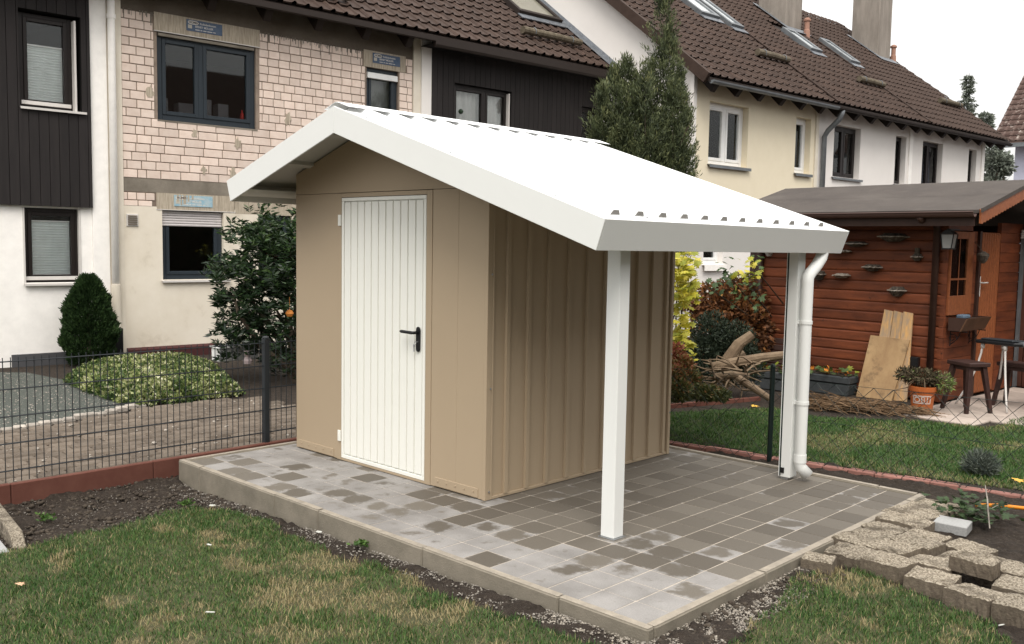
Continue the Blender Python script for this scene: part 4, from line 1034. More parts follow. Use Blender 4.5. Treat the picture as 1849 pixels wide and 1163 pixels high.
for i, (a, b, c, d) in enumerate(bricks[:300]):
    hB.b(MB().box(-.02, .008 + random.uniform(-.003, .003), a, b, c, d), "brick", m_brick, bevel=.004)
if len(bricks) > 300:
    mb = MB()
    for (a, b, c, d) in bricks[300:]: mb.box(-.02, .008 + random.uniform(-.003, .003), a, b, c, d)
    hB.b(mb, "brick", m_brick, kind='stuff')
def blot(h, u, z, r, m, name="mortar_smear", x=.013):
    n = 17; poly = []
    for k in range(n):
        a = 2 * math.pi * k / n; q = r * random.uniform(.45, 1.1); poly.append((u + q * .75 * math.cos(a), z + q * 1.25 * math.sin(a)))
    h.b(MB().prism(poly, lambda p, t: (x - .02 + .022 * t, p[0], p[1])), name, m)
for (u, z, r) in [(1.33, 3.83, .085), (1.99, 3.29, .065), (2.68, 3.21, .08), (2.13, 2.76, .065), (2.60, 2.72, .09), (3.55, 3.66, .10), (4.25, 3.6, .08), (2.32, 4.2, .0)]:
    if r: blot(hB, u, z, r, m_drip)
# mortar runs below the beam
mb = MB()
for k in range(120):
    u = random.uniform(3.06, 4.95) if k < 96 else random.uniform(.93, 1.38)
    l = random.uniform(.01, .09) * (2.2 if random.random() < .12 else 1)
    mb.box(.004, .0125, u, u + random.uniform(.004, .014), 4.962 - l, 4.97)
hB.b(mb, "mortar_run", m_concrete, kind='stuff')
w = hB.window(*bw1, m_anthr, xf=-.045, fw=.085, split=(2.115,), sash=.055)
hB.b(MB().box(-.05, .012, 1.43, 3.02, 3.418, 3.443), "sill", m_concrete, w)
hB.b(MB().box(-.04, .010, 1.46, 2.97, 4.66, 4.70), "head_rail", m_concrete, w)
for u in (1.62, 1.98, 2.32, 2.62): hB.b(MB().box(-.75, -.55, u, u + random.uniform(.15, .25), 3.2, 3.55 + random.uniform(.2, .36)), "stored_box", mat("dim_grey_carton", (.16, .16, .17), .9), w)
hB.b(MB().lathe([(.03, 0), (.03, .1), (.012, .14), (.012, .17)], (-.16, 2.84, 3.57), 8), "red_bottle", mat("red_plastic", (.5, .02, .015), .4), w)
w = hB.window(*bw2, m_anthr, xf=-.05, fw=.07, sash=.05)
hB.b(MB().box(-.048, .004, 5.075, 5.70, 4.52, 4.62), "shutter_rail", m_whiteframe, w, bevel=.006)
hB.b(MB().box(-.20, -.19, 5.1, 5.67, 3.3, 4.6), "blind", m_frost, w)
w = hB.window(*bw3, m_anthr, xf=-.06, fw=.075, sash=.05)
hB.sill(w, 1.455, 2.53, 1.070, m_alu, out=.06)
for k in range(6):
    zz = 2.112 - k * .038
    hB.b(MB().prism([(-.052, zz), (-.040, zz - .004), (-.036, zz - .018), (-.040, zz - .033), (-.052, zz - .036)], lambda p, t: (p[0], 1.492 + .935 * t, p[1])), "shutter_slat", m_shutter, w)
w = hB.window(*bw4, m_anthr, xf=-.06, fw=.07, sash=.05)
g = hB.b(MB().box(.001, .026, .955, 1.125, 1.865, 2.045), "air_vent", m_alu, bevel=.004)
for k in range(5): hB.b(MB().prism([(.027, 2.025 - k * .03), (.040, 2.010 - k * .03), (.038, 2.006 - k * .03), (.027, 2.018 - k * .03)], lambda p, t: (p[0], .972 + .136 * t, p[1])), "louvre", m_concrete_dark, g)
hB.b(MB().prism([(.013, -.25), (.075, -.25), (.075, .055), (.013, .085)], lambda p, t: (p[0], .93 + 1.42 * t, p[1])), "plinth", mat("oxblood_plinth", (0.062, 0.020, 0.020), 0.6))
hB.shell(m_render_dirty, lo=False, hi=False); hB.room()
hB.roof_deck(m_eave)
hB.tiles(.82, 6.18, 299, m_tile, order=lambda q: q[2])
hB.b(MB().prism([(.415, 5.30), (.475, 5.32), (.475, 5.245), (.455, 5.235), (.415, 5.235)], lambda p, t: (p[0], .82 + 5.36 * t, p[1])), "eave_board", m_eave)
hB.rafters([1.25, 2.15, 3.05, 3.95, 4.85, 5.72], m_eave, w=.12, hgt=.22)
hB.snow_log(-9.24, 2.9, 4.62)

# stickers on the lintels: flat print
def text_mesh(txt, size, m, bold=False):
    cu = bpy.data.curves.new("lettering", 'FONT'); cu.body = txt; cu.size = size; cu.align_x = 'LEFT'; cu.extrude = .0008
    if bold: cu.offset = size * .018
    o = bpy.data.objects.new("lettering", cu); COL.objects.link(o)
    dg = bpy.context.evaluated_depsgraph_get(); me = bpy.data.meshes.new_from_object(o.evaluated_get(dg))
    bpy.data.objects.remove(o); bpy.data.curves.remove(cu); me.materials.clear(); me.materials.append(m); return me
TXT = Matrix(((0, 0, 1, 0), (1, 0, 0, 0), (0, 1, 0, 0), (0, 0, 0, 1)))      # text x -> along the wall, y -> up, z -> out
def sticker(h, u0, u1, z0, z1, x, base_m, txt_m, torn=False):
    s_ = h.b(MB().box(x - .006, x, u0, u1, z0, z1), "sticker", base_m)
    W_, H_ = u1 - u0, z1 - z0
    poly = []
    cx, cz, a, b = u0 + W_ * .19, z1 - H_ * .24, W_ * .15, H_ * .17
    for t in np.linspace(0, 2 * math.pi, 20, endpoint=False): poly.append((cx + a * math.copysign(abs(math.cos(t)) ** .6, math.cos(t)), cz + b * math.copysign(abs(math.sin(t)) ** .7, math.sin(t))))
    h.b(MB().prism(poly, lambda p, t: (x + .0005 + .001 * t, p[0], p[1])), "logo_oval", txt_m, s_)
    def put(txt, size, u, z, m, dx=.001):
        me = text_mesh(txt, size, m, True); o = inst("lettering", me, s_, Matrix.Translation((x + dx, u - h.uc, z)) @ TXT)
        return o
    put("HOMEO", H_ * .27, u0 + W_ * .065, cz - H_ * .085, m_signdark, .0025)
    put("Rolladenkasten", H_ * .25, u0 + W_ * .37, z1 - H_ * .34, txt_m)
    put("ERNST MÜLLER", H_ * .25, u0 + W_ * .24, z1 - H_ * .64, txt_m)
    mb = MB(); u = u0 + W_ * .24
    for l in (.12, .05, .09, .14, .07): mb.box(x + .0005, x + .0015, u, u + W_ * l, z0 + H_ * .13, z0 + H_ * .20); u += W_ * (l + .025)
    h.b(mb, "small_print", txt_m, s_)
    h.b(MB().box(x + .0005, x + .0015, u0 + W_ * .04, u0 + W_ * .15, z0 + H_ * .22, z0 + H_ * .54), "logo_square", mat("sign_cream_print", (0.50, 0.47, 0.40), .8), s_)
sticker(hB, 1.880, 2.440, 4.800, 4.965, .0195, m_signblue, m_signtext)
sticker(hB, 5.165, 5.735, 4.785, 4.955, .0195, m_signblue, m_signtext)
sticker(hB, 1.660, 2.260, 2.185, 2.350, .0215, m_signlight, m_signtext)
for (a, b, c) in ((1.70, 1.73, .10), (1.80, 1.84, .13), (1.87, 1.89, .09), (1.76, 1.78, .15), (1.93, 1.96, .06)):
    hB.b(MB().box(.0155, .0245, a, b, 2.352 - c, 2.356), "mortar_smear", m_drip)

# --- house C: dark boards
hC = House("terraced_house", "house clad in dark vertical boards with net curtains, beside the pink brick house", D1, 6.180, 10.890, -14.0, (-8.85, 5.39), .75)
cw1 = (6.925, 8.330, 3.30, 4.660); cw2 = (10.30, 10.75, 3.3, 4.60)
hC.b(MB().box(-.05, .060, 6.182, 6.398, -.3, 5.40), "party_wall_pier", m_render_offwhite)
hC.wall("wall", m_render_white, 6.40, 10.89, -0.3, 2.112, [], depth=.20)
clad(hC, 6.40, 10.88, 2.11, 5.42, [cw1, cw2])
w = hC.window(*cw1, m_brownframe, xf=-.03, fw=.06, split=(7.72,), sash=.05)
hC.curtain(w, 6.94, 8.30, 3.32, 4.62, x=-.17)
hC.b(MB().box(-.02, .06, 8.27, 8.295, 3.3, 4.62), "shutter_guide", m_alu, w)
hC.b(MB().lathe([(.002, -.05), (.035, -.036), (.05, 0), (.035, .036), (.002, .05)], (-.05, 7.17, 4.17), 10), "hanging_ornament", mat("green_glass_ball", (.03, .05, .03), .2), w)
w = hC.window(*cw2, m_brownframe, xf=-.03, fw=.05, sash=.045)
hC.curtain(w, 10.34, 10.7, 3.35, 4.5)
hC.shell(m_render_white, lo=False, hi=False); hC.room()
hC.roof_deck(m_eave)
hC.tiles(6.18, 10.88, 299, m_tile, order=lambda q: q[2], holes=((9.45, 10.72, -11.45, -10.32),))
hC.skylight(-10.33, -11.45, 9.45, 10.72, mat("reflective_roof_glass", (0.20, 0.19, 0.15), .15), m_eave)
hC.snow_log(-9.47, 8.75, 10.40)
hC.b(MB().prism([(.40, 5.30), (.475, 5.32), (.475, 5.19), (.455, 5.15), (.40, 5.15)], lambda p, t: (p[0], 6.18 + 4.7 * t, p[1])), "eave_board", m_eave)
hC.b(MB().box(-.02, .398, 6.18, 10.88, 5.20, 5.215), "soffit_board", m_clad_back)

# --- right terrace
SL2 = .76; EV2, EZ2, RV2 = -6.30, 4.95, -11.8
hD = House("terraced_house", "yellow rendered house with white framed windows at the near end of the right hand terrace", D2, 10.890, 15.385, RV2, (EV2, EZ2), SL2)
hE = House("terraced_house", "off white house with dark windows in the middle of the right hand terrace", D2, 15.385, 19.970, RV2, (EV2, EZ2), SL2)
hF = House("terraced_house", "off white house at the far end of the right hand terrace, beside the spruce", D2, 19.970, 24.480, RV2, (EV2, EZ2), SL2)
dw1 = (11.365, 12.690, 3.365, 4.590); dw2 = (14.490, 15.105, 3.385, 4.600); dl = (11.32, 11.96, 1.38, 2.45)
hD.wall("wall", m_render_yellow, 10.905, 15.27, 2.30, 5.25, [dw1, dw2], depth=.24)
hD.wall("lower_wall", m_render_offwhite, 10.905, 15.27, -.3, 2.2985, [dl], depth=.24)
hD.b(MB().box(-.05, .035, 10.80, 10.904, -.3, 5.2), "corner_strip", m_render_offwhite)
hD.b(MB().box(-.05, .035, 15.272, 15.383, -.3, 5.2), "party_wall_pier", m_render_strip)
w = hD.window(*dw1, m_whiteframe, xf=-.14, fw=.085, split=(12.06,), sash=.06); hD.sill(w, 11.34, 12.76, 3.35, m_zinc, out=.07, inn=-.2, th=.06)
hD.curtain(w, 11.48, 12.0, 3.5, 4.5, m=m_frost)
w = hD.window(*dw2, m_whiteframe, xf=-.14, fw=.08, sash=.055); hD.sill(w, 14.46, 15.15, 3.37, m_zinc, out=.07, inn=-.2, th=.06)
w = hD.window(*dl, m_whiteframe, xf=-.12, fw=.07, sash=.05); hD.sill(w, 11.28, 12.0, 1.36, m_render_white, out=.08, inn=-.2, th=.12)
hD.shell(m_render_offwhite, True, False); hD.room()
ew1 = (16.110, 17.330, 3.40, 4.590); ew2 = (19.10, 19.665, 3.40, 4.600)
hE.wall("wall", m_render_offwhite, 15.387, 19.80, -.3, 5.25, [ew1, ew2], depth=.24)
hE.b(MB().box(-.05, .035, 19.80, 19.968, -.3, 5.2), "party_wall_pier", m_render_white)
w = hE.window(*ew1, m_brownframe, xf=-.14, fw=.07, split=(16.75,), sash=.05); hE.sill(w, 16.06, 17.42, 3.385, m_zinc, out=.06, inn=-.2, th=.05); hE.curtain(w, 16.2, 17.2, 3.45, 4.5, m=m_frost)
w = hE.window(*ew2, m_brownframe, xf=-.14, fw=.06, sash=.04); hE.sill(w, 19.05, 19.72, 3.385, m_zinc, out=.06, inn=-.2, th=.05)
hE.shell(m_render_offwhite, False, False); hE.room()
fw1 = (20.60, 21.79, 2.6, 4.610); fw2 = (23.46, 23.99, 2.9, 4.61)
hF.wall("wall", m_render_offwhite, 19.972, 24.3, -.3, 5.25, [fw1, fw2], depth=.24)
hF.b(MB().box(-.05, .035, 24.30, 24.478, -.3, 5.2), "corner_strip", m_render_white)
w = hF.window(*fw1, m_brownframe, xf=-.14, fw=.06, split=(21.2,), sash=.04); hF.curtain(w, 20.7, 21.7, 2.7, 4.5, m=mat("dark_curtain", (.05, .042, .045), .9))
w = hF.window(*fw2, m_brownframe, xf=-.14, fw=.06, sash=.04)
hF.shell(m_render_offwhite, False, True); hF.room()
hD.roof_deck(m_eave, 10.72, 15.385); hE.roof_deck(m_eave); hF.roof_deck(m_eave, 19.97, 25.2)
hD.tiles(10.74, 15.385, 299, m_tile, holes=((13.9, 14.72, -10.5, -9.05), (14.9, 15.38, -10.3, -8.85)), order=lambda q: q[2] + .4 * (q[0] - 10.7))
hE.tiles(15.385, 19.97, 299, m_tile, holes=((18.25, 18.8, -9.85, -8.8),), order=lambda q: q[2] + .3 * (q[0] - 15))
hF.tiles(19.97, 25.2, 0, m_tile)
G1 = mat("bright_roof_glass", (0.62, 0.65, 0.66), .12)
hD.skylight(-9.05, -10.4, 13.95, 14.65, G1); hD.skylight(-8.85, -10.1, 14.85, 15.35, G1)
hE.skylight(-8.75, -9.65, 18.2, 18.75, G1); hF.skylight(-8.7, -9.7, 20.15, 20.65, G1)
hD.snow_log(-7.62, 14.1, 15.35); hE.snow_log(-7.62, 18.6, 19.9); hF.snow_log(-7.6, 23.2, 24.6)
for h, a, b in ((hD, 10.75, 15.38), (hE, 15.39, 19.96), (hF, 19.97, 25.15)):
    gm = m_zinc if h is hD else m_eave
    c = h.ev - h.D
    h.b(MB().add([(c + .01 + .065 * math.cos(t), u, h.ez - .095 + .065 * math.sin(t)) for u in (a, b) for t in np.linspace(math.pi, 2 * math.pi, 8)] +
                 [(c + .01 + .058 * math.cos(t), u, h.ez - .095 + .058 * math.sin(t)) for u in (a, b) for t in np.linspace(math.pi, 2 * math.pi, 8)],
                 [(i, i + 1, 9 + i, 8 + i) for i in range(7)] + [(16 + i, 17 + i, 25 + i, 24 + i) for i in range(7)] + [(0, 8, 24, 16), (7, 15, 31, 23), tuple(range(8)), tuple(range(8, 16))]), "gutter", gm, smooth=False)
    h.rafters(np.arange(a + .3, b, .78), m_eave, w=.12, hgt=.18)
hE.b(MB().tube([(.46, 15.62, 4.83), (.45, 15.60, 4.72), (.40, 15.58, 4.60), (.16, 15.55, 4.38), (.085, 15.54, 4.25), (.085, 15.54, -.1)], .058, 12), "downpipe", m_zinc, smooth=True)
# verge boards of the near gable, lead flashing against the left roof
a_, b_, n_ = hD.rbasis()
for (l0, l1, y0, y1, m, nm) in ((-.17, .035, 10.66, 10.735, m_tile, "verge_tile_run"), (-.16, -.055, 10.736, 10.80, m_eave, "verge_board")):
    mb = MB(); vs = []
    for u in (y0, y1):
        for (v, l) in ((EV2, l0), (RV2, l0), (RV2, l1), (EV2, l1)): vs.append(tuple(hD.rp(v, u, l)))
    mb.add(vs, [(0, 1, 2, 3), (7, 6, 5, 4), (0, 4, 5, 1), (1, 5, 6, 2), (2, 6, 7, 3), (3, 7, 4, 0)]); hD.b(mb, nm, m)
mb = MB(); vs = []
for (v0, l0, u) in ((0, .045, 10.74), (0, .06, 10.865), (0, .12, 10.885)):
    for v in (-8.83, -13.9): vs.append(tuple(hC.rp(v, u, l0)))
mb.add(vs, [(0, 1, 3, 2), (2, 3, 5, 4)]); hC.b(mb, "lead_flashing", m_lead)
# chimneys and pipe vents
for h, u0, u1, v0, v1 in ((hE, 19.0, 19.8, -10.0, -10.9), (hF, 23.9, 24.7, -9.85, -10.75)):
    zb = h.ez + h.slope * (h.ev - v0) - .4
    c = h.b(MB().box(v1 - h.D, v0 - h.D, u0, u1, zb, zb + 3.2), "chimney", m_chimney, bevel=.015)
    h.b(MB().box(v1 - h.D - .06, v0 - h.D + .06, u0 - .06, u1 + .06, zb + 3.2, zb + 3.3), "chimney_cap", m_concrete, c)
    mb = MB(); vs = []
    for (v, dv) in ((v0 + .22, 0), (v0, 0)): vs += [tuple(h.rp(v, u0 - .12, .05)), tuple(h.rp(v, u1 + .12, .05))]
    mb.add(vs, [(0, 1, 3, 2)]); vs = [tuple(h.rp(v0 + .2, u0 - .2, .055)), tuple(h.rp(v0 + .2, u0 - .001, .055)), tuple(h.rp(v1 - .1, u0 - .001, .055)), tuple(h.rp(v1 - .1, u0 - .2, .055))]
    mb.add(vs, [(0, 1, 2, 3)]); h.b(mb, "lead_apron", m_lead, c)
for h, u, v in ((hD, 15.2, -10.3), (hE, 19.75, -9.8), (hF, 25.0, -9.9)):
    p = h.rp(v, u, 0); h.b(MB().lathe([(.10, -.2), (.085, .16), (.07, .18), (.07, .40), (.10, .41), (.10, .46), (.04, .50)], tuple(p), 10), "roof_vent", m_terracotta)
for u in (15.385, 19.97):
    h = hE if u < 16 else hF
    mb = MB(); vs = []
    for v in (EV2, RV2):
        for (du, l) in ((-.02, .03), (-.02, .05), (.02, .05), (.02, .03)): vs.append(tuple(h.rp(v, u + du, l)))
    mb.add(vs, [(0, 1, 5, 4), (1, 2, 6, 5), (2, 3, 7, 6)]); h.b(mb, "fire_wall_strip", m_tile)

# --- far house
hG = thing("house", "lilac house with a lichen spotted brown roof at the right edge, partly hidden behind trees", "house", tuple(bw(-4.5, 36.0, 0)), -BA)
def bG(mb, name, m, parent=None):
    mb.v = [(p[0], p[1], p[2]) for p in mb.v]; return mb.build(name, m, parent or hG)
bG(MB().box(-5.9, 8, 0.6, 9, -.3, 6.3), "wall", m_render_lilac)
rf = bG(MB().prism([(-.1, 6.12), (4.3, 10.6), (9.9, 6.0), (9.8, 5.85), (4.3, 10.4), (-.1, 5.95)], lambda p, t: (-6.6 + 15.2 * t, p[0], p[1])), "roof", m_tile_lichen)
bG(MB().box(-6.6, 8.6, -.22, -.08, 5.9, 6.06), "gutter", m_zinc)
gv = []; gm_ = tile_mesh(m_tile_lichen); bvv = np.array([v_.co[:] for v_ in gm_.vertices]); bff = np.array([list(p.vertices) for p in gm_.polygons])
k_ = math.hypot(4.4, 4.48); by, bz = 4.4 / k_, 4.48 / k_
for r in range(int(k_ / .335)):
    for c in range(34):
        o_ = np.array([-6.45 + c * .3, -.1 + by * r * .335 - .0, 6.14 + bz * r * .335])
        gv.append(o_ + bvv[:, :1] * np.array([1, 0, 0]) + bvv[:, 1:2] * np.array([0, by, bz]) + bvv[:, 2:3] * np.array([0, -bz, by]))
gv = np.array(gv); o = np_mesh("roof_tile", gv.reshape(-1, 3), (bff[None] + (np.arange(len(gv)) * len(bvv))[:, None, None]).reshape(-1, 4), m_tile_lichen, None, rf); o['kind'] = 'stuff'

# --- the row opposite, mirrored in the windows
hO = thing("opposite_house", "dark clad house with brown roof opposite, seen only mirrored in the windows", "house", (13.5, 1.0, 0), -BA)
MB().box(0, 8, -16, 16, -.3, 2.6).build("wall", m_render_dirty, hO)
MB().box(.02, 7.98, -15.9, 15.9, 2.601, 5.6).build("cladding", m_clad, hO)
MB().prism([(-.6, 5.2), (4.2, 9.2), (9, 5.2), (8.9, 5.05), (4.2, 9.0), (-.6, 5.05)], lambda p, t: (p[0], -16.3 + 32.6 * t, p[1])).build("roof", m_tile, hO)
for k in range(7):
    for z0, z1 in ((.9, 2.1), (3.4, 4.7)):
        w_ = MB().box(-.03, .03, -14 + k * 4.4, -12.6 + k * 4.4, z0, z1).build("window", m_brownframe, hO)
        MB().box(-.04, -.031, -13.93 + k * 4.4, -12.67 + k * 4.4, z0 + .07, z1 - .07).build("pane", mat("dark_far_glass", (.02, .022, .025), .05), w_)
m_hedge = leaf_mat("hedge_leaf", [(0, (.014, .03, .010)), (.5, (.035, .065, .02)), (1, (.07, .11, .035))], .5, .2)
hh_ = thing("unseen_hedge", "tall green hedge across the gardens, out of view, added to shade the right side and be mirrored in the windows", "hedge", (7.6, 0.5, -.1))  # unseen hedge added to block low sky from the right
P = np.stack([rng.uniform(-.6, .6, 26000), rng.uniform(-8, 9, 26000), rng.random(26000) ** .8 * 2.7], 1); P[:, 2] += .25 * (fbm(P[:, 1] * .9, P[:, 1] * 0, 3) - .45)
leaves("foliage", P, rng.normal(size=P.shape) + np.array([0, 0, .3]), .10, .06, m_hedge, hh_)
MB().box(-.35, .35, -8, 9, 0, 2.3).build("inner_growth", m_bark, hh_)

# ------------------------------------------------------------------ yard and path behind the mesh fence
GL = -0.085
sheet("asphalt_yard", [(-9.25, -6.0), (-9.25, -0.62), (-8.6, 0.08), (-7.6, 0.20), (-5.30, 0.06), (-4.98, -0.75), (-4.88, -1.41), (-4.7, -6.0)], GL + .010, m_asphalt)
path = tag(bpy.data.objects.new("cobbled_path", None), kind='structure'); COL.objects.link(path)
MB().box(-5.05, -2.56, -6.0, 1.30, -.2, GL + .006).build("path_bed", m_soil, path)
cob = MB().box(-.108, .108, -.078, .078, -.05, 0).mesh("cobble", m_cobble, bevel=.018)
cells = []
r = 0; xx = -2.70
while xx > -5.0:
    yy = -2.9 + (.11 if r % 2 else 0)
    while yy < 1.28:
        edge = np.interp(yy, [-3, -1.41, -.75, .06, 1.3], [-4.75, -4.80, -4.90, -5.15, -5.05])
        if xx > edge + .08: cells.append((xx, yy))
        yy += .222
    xx -= .164; r += 1
for (xx, yy) in cells[:298]:
    inst("cobble", cob, path, Matrix.Translation((xx, yy, GL + .030 + random.gauss(0, .004))) @ Matrix.Rotation(math.pi / 2 + random.gauss(0, .03), 4, 'Z') @ Matrix.Rotation(random.gauss(0, .025), 4, 'X'))
ks = MB().box(-.055, .055, -.045, .045, -.06, 0).mesh("kerb_stone", m_palestone, bevel=.012)
for yy in np.arange(-2.9, 0.10, .118):
    xx = float(np.interp(yy, [-3, -1.41, -.75, .06], [-4.72, -4.83, -4.95, -5.22]))
    inst("kerb_stone", ks, path, Matrix.Translation((xx, yy, GL + .045 + random.gauss(0, .006))) @ Matrix.Rotation(1.5 + random.gauss(0, .1), 4, 'Z'))

xs = rng.uniform(-9.0, -4.7, 3800); ys = rng.uniform(-2.6, 0.1, 3800)
k = inpoly(xs, ys, [(-9.2, -3), (-9.2, -0.65), (-8.6, 0.02), (-7.6, 0.15), (-5.35, 0.02), (-5.1, -0.75), (-5.0, -1.41), (-4.85, -3)]); xs, ys = xs[k], ys[k]
scatter("yard_chippings", np.stack([xs, ys, np.full(len(xs), GL + .012)], 1), 0.002, 0.012, m_palestone, "pale chippings scattered over the grey green yard behind the mesh fence", "chippings", 3.0)
xs = rng.uniform(-4.9, -2.6, 190); ys = rng.uniform(-2.6, 1.2, 190)
scatter("path_litter", np.stack([xs, ys, np.full(len(xs), GL + .034)], 1), 0.004, 0.022, m_palestone, "pale flecks of litter on the cobbled path", "litter", 3.0)
# ------------------------------------------------------------------ foliage
def crown_points(blobs, n):
    """points through ellipsoid blobs (centre, radii, weight), denser near the surface"""
    w = np.array([b[2] for b in blobs], float); w /= w.sum()
    out = []; dr = []
    for (c, r, _), k in zip(blobs, rng.multinomial(n, w)):
        d = norm(rng.normal(size=(k, 3))); rad = rng.random((k, 1)) ** 0.38
        out.append(np.array(c) + d * rad * np.array(r)); dr.append(d)
    return np.concatenate(out), np.concatenate(dr)
def bramble(mb, base, tips, r0, r1=.006, bend=.25):
    base = Vector(base)
    for t in tips:
        t = Vector(t); m_ = base.lerp(t, .5) + Vector((random.uniform(-1, 1), random.uniform(-1, 1), random.uniform(-.3, .6))) * (t - base).length * bend * .4
        mb.tube([base, m_, t], [r0, (r0 + r1) / 2, r1], 6)

GREEN = lambda a: a
# thuja
m_thuja = leaf_mat("thuja_spray", [(0, (0.012, 0.026, 0.010)), (.5, (0.026, 0.055, 0.016)), (1, (0.055, 0.095, 0.026))], .6, .15)
tb = Vector((-8.86, 0.99, GL))
thu = thing("thuja", "small dark green cone shaped thuja against the white wall", "shrub", tuple(tb))
n = 26000; zz = rng.random(n) ** .8; H_ = 1.22
prof = 0.345 * np.clip(1 - ((zz - .25) / .76) ** 2, 0, 1) ** .62 * np.where(zz < .25, .86 + .56 * zz, 1)
aa = rng.random(n) * 6.283; bump_ = 1 + .85 * (fbm(aa * 2.2, zz * 8, 4, 3) - .45)
rr_ = prof * bump_ * (.55 + .45 * rng.random(n) ** .35)
P = np.stack([np.cos(aa) * rr_, np.sin(aa) * rr_, .02 + zz * H_], 1)
Dv = np.stack([np.cos(aa), np.sin(aa), .9 + rng.random(n)], 1) + rng.normal(0, .35, (n, 3))
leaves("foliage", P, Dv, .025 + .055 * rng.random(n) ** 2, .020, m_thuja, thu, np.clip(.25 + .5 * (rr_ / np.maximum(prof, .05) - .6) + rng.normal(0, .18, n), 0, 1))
MB().tube([(0, 0, 0), (0, 0, .8)], [.035, .015], 8).build("trunk", m_bark, thu)

# variegated ground cover
m_euo = leaf_mat("variegated_leaf", [(0, (0.030, 0.058, 0.018)), (.40, (0.075, 0.125, 0.036)), (.62, (0.25, 0.29, 0.10)), (.85, (0.50, 0.50, 0.27)), (1, (0.62, 0.60, 0.44))], .45, .2)
EU = [(-7.45, .12), (-6.6, .02), (-5.9, -.02), (-5.20, .02), (-5.12, .45), (-5.2, 1.25), (-6.0, 1.55), (-6.9, 1.90), (-7.9, 2.0), (-8.5, 1.3), (-8.1, .6)]
n = 60000; ex = rng.uniform(-8.6, -5, n); ey = rng.uniform(-.1, 2.05, n); k = inpoly(ex, ey, EU); ex, ey = ex[k], ey[k]; n = len(ex)
def polydist(x, y, poly):
    d = np.full(x.shape, 9.0)
    for i in range(len(poly)):
        ax, ay = poly[i]; bx, by_ = poly[(i + 1) % len(poly)]; t = np.clip(((x - ax) * (bx - ax) + (y - ay) * (by_ - ay)) / ((bx - ax) ** 2 + (by_ - ay) ** 2), 0, 1)
        d = np.minimum(d, np.hypot(x - ax - t * (bx - ax), y - ay - t * (by_ - ay)))
    return d
dd = polydist(ex, ey, EU); top = .21 * (1 - np.exp(-dd / .10)) * (.8 + .5 * (fbm(ex * 2.2, ey * 2.2, 61) - .2))
ez = GL + .02 + top * (.35 + .65 * rng.random(n) ** .4)
ti = np.clip(.48 + .9 * (fbm(ex * 5, ey * 5, 15) - .5) + rng.normal(0, .24, n) + .25 * ((ez - GL) / np.maximum(top, .05) - .8), 0, 1)
o = leaves("ground_cover", np.stack([ex, ey, ez], 1), np.stack([rng.normal(.25, .6, n), rng.normal(-.2, .6, n), rng.normal(.35, .4, n)], 1), .034 + .022 * rng.random(n), .030, m_euo, None, ti)
tag(o, "mound of yellow green variegated ground cover beside the path", "ground cover", kind='stuff')

# cherry laurel bush beside the shed
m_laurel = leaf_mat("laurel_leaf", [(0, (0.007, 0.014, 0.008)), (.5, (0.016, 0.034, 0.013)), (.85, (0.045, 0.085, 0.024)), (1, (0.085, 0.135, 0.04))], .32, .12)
bb0 = Vector((-5.75, 2.30, GL))
lau = thing("laurel_bush", "big dark leathery leaved bush in front of the brick house, beside the shed", "bush", tuple(bb0))
def tips_in(px, py, d, sx, sy, sd, k):
    for _ in range(k):
        a, b, c = random.gauss(0, .5), random.gauss(0, .5), random.gauss(0, .5)
        yield at(px + a * sx, py + b * sy, d + c * sd)
tips = []
for (px, py, sx, sy, k) in [(480, 420, 70, 50, 60), (520, 440, 60, 60, 60), (505, 520, 70, 70, 60), (490, 430, 75, 50, 80), (525, 480, 70, 90, 80), (470, 500, 50, 70, 46), (500, 560, 70, 60, 70), (540, 600, 60, 80, 50), (400, 487, 26, 20, 26), (428, 478, 34, 24, 28), (398, 528, 18, 24, 16), (425, 545, 40, 30, 26), (445, 570, 40, 30, 30), (455, 520, 40, 40, 30),
                            (412, 590, 26, 14, 18), (440, 612, 38, 22, 30), (412, 632, 22, 12, 14), (470, 600, 50, 30, 26), (500, 640, 40, 36, 30), (450, 440, 30, 30, 24), (600, 500, 60, 120, 70)]:
    tips += list(tips_in(px, py, 11.8, sx, sy, .8, k))
PP, DD, LL, TT = [], [], [], []
for t in tips:
    k = random.randint(13, 19); up = Vector((random.gauss(0, .35), random.gauss(0, .35), 1)).normalized()
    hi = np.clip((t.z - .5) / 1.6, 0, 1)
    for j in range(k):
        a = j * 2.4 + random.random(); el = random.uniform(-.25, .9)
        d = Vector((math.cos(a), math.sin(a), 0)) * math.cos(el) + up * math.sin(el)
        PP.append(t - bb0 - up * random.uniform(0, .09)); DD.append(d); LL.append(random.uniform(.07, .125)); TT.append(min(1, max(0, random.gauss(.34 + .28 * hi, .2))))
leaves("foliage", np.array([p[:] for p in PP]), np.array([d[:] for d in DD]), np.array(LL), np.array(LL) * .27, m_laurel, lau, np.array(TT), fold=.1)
mb = MB()
for (px, py) in ((438, 520), (480, 470), (520, 430), (500, 560), (415, 520), (455, 545)):
    e = at(px, py, 11.8) - bb0; m1 = e * .45 + Vector((random.uniform(-.1, .1), .05, .05)); mb.tube([(0, 0, 0), m1, e], [.045, .032, .014], 8)
e1 = at(430, 565, 11.5) - bb0; e2 = at(470, 625, 11.6) - bb0
mb.tube([e1 + Vector((-.1, 0, .22)), e1, e2, (0.05, 0, .1)], [.014, .022, .030, .040], 8)
mb.build("branch", m_bark, lau)
o = MB().lathe([(.002, -.05), (.035, -.04), (.055, 0), (.035, .04), (.002, .05)], (0, 0, 0), 12).tube([(0, 0, .05), (0, 0, .22)], .003, 4).build("lantern_ornament", mat("orange_paper", (.62, .23, .05), .7), None)
o.location = at(523, 566, 11.25); o.scale = (.9, .9, .9); tag(o, "small round orange ornament hanging in the dark bush", "ornament")
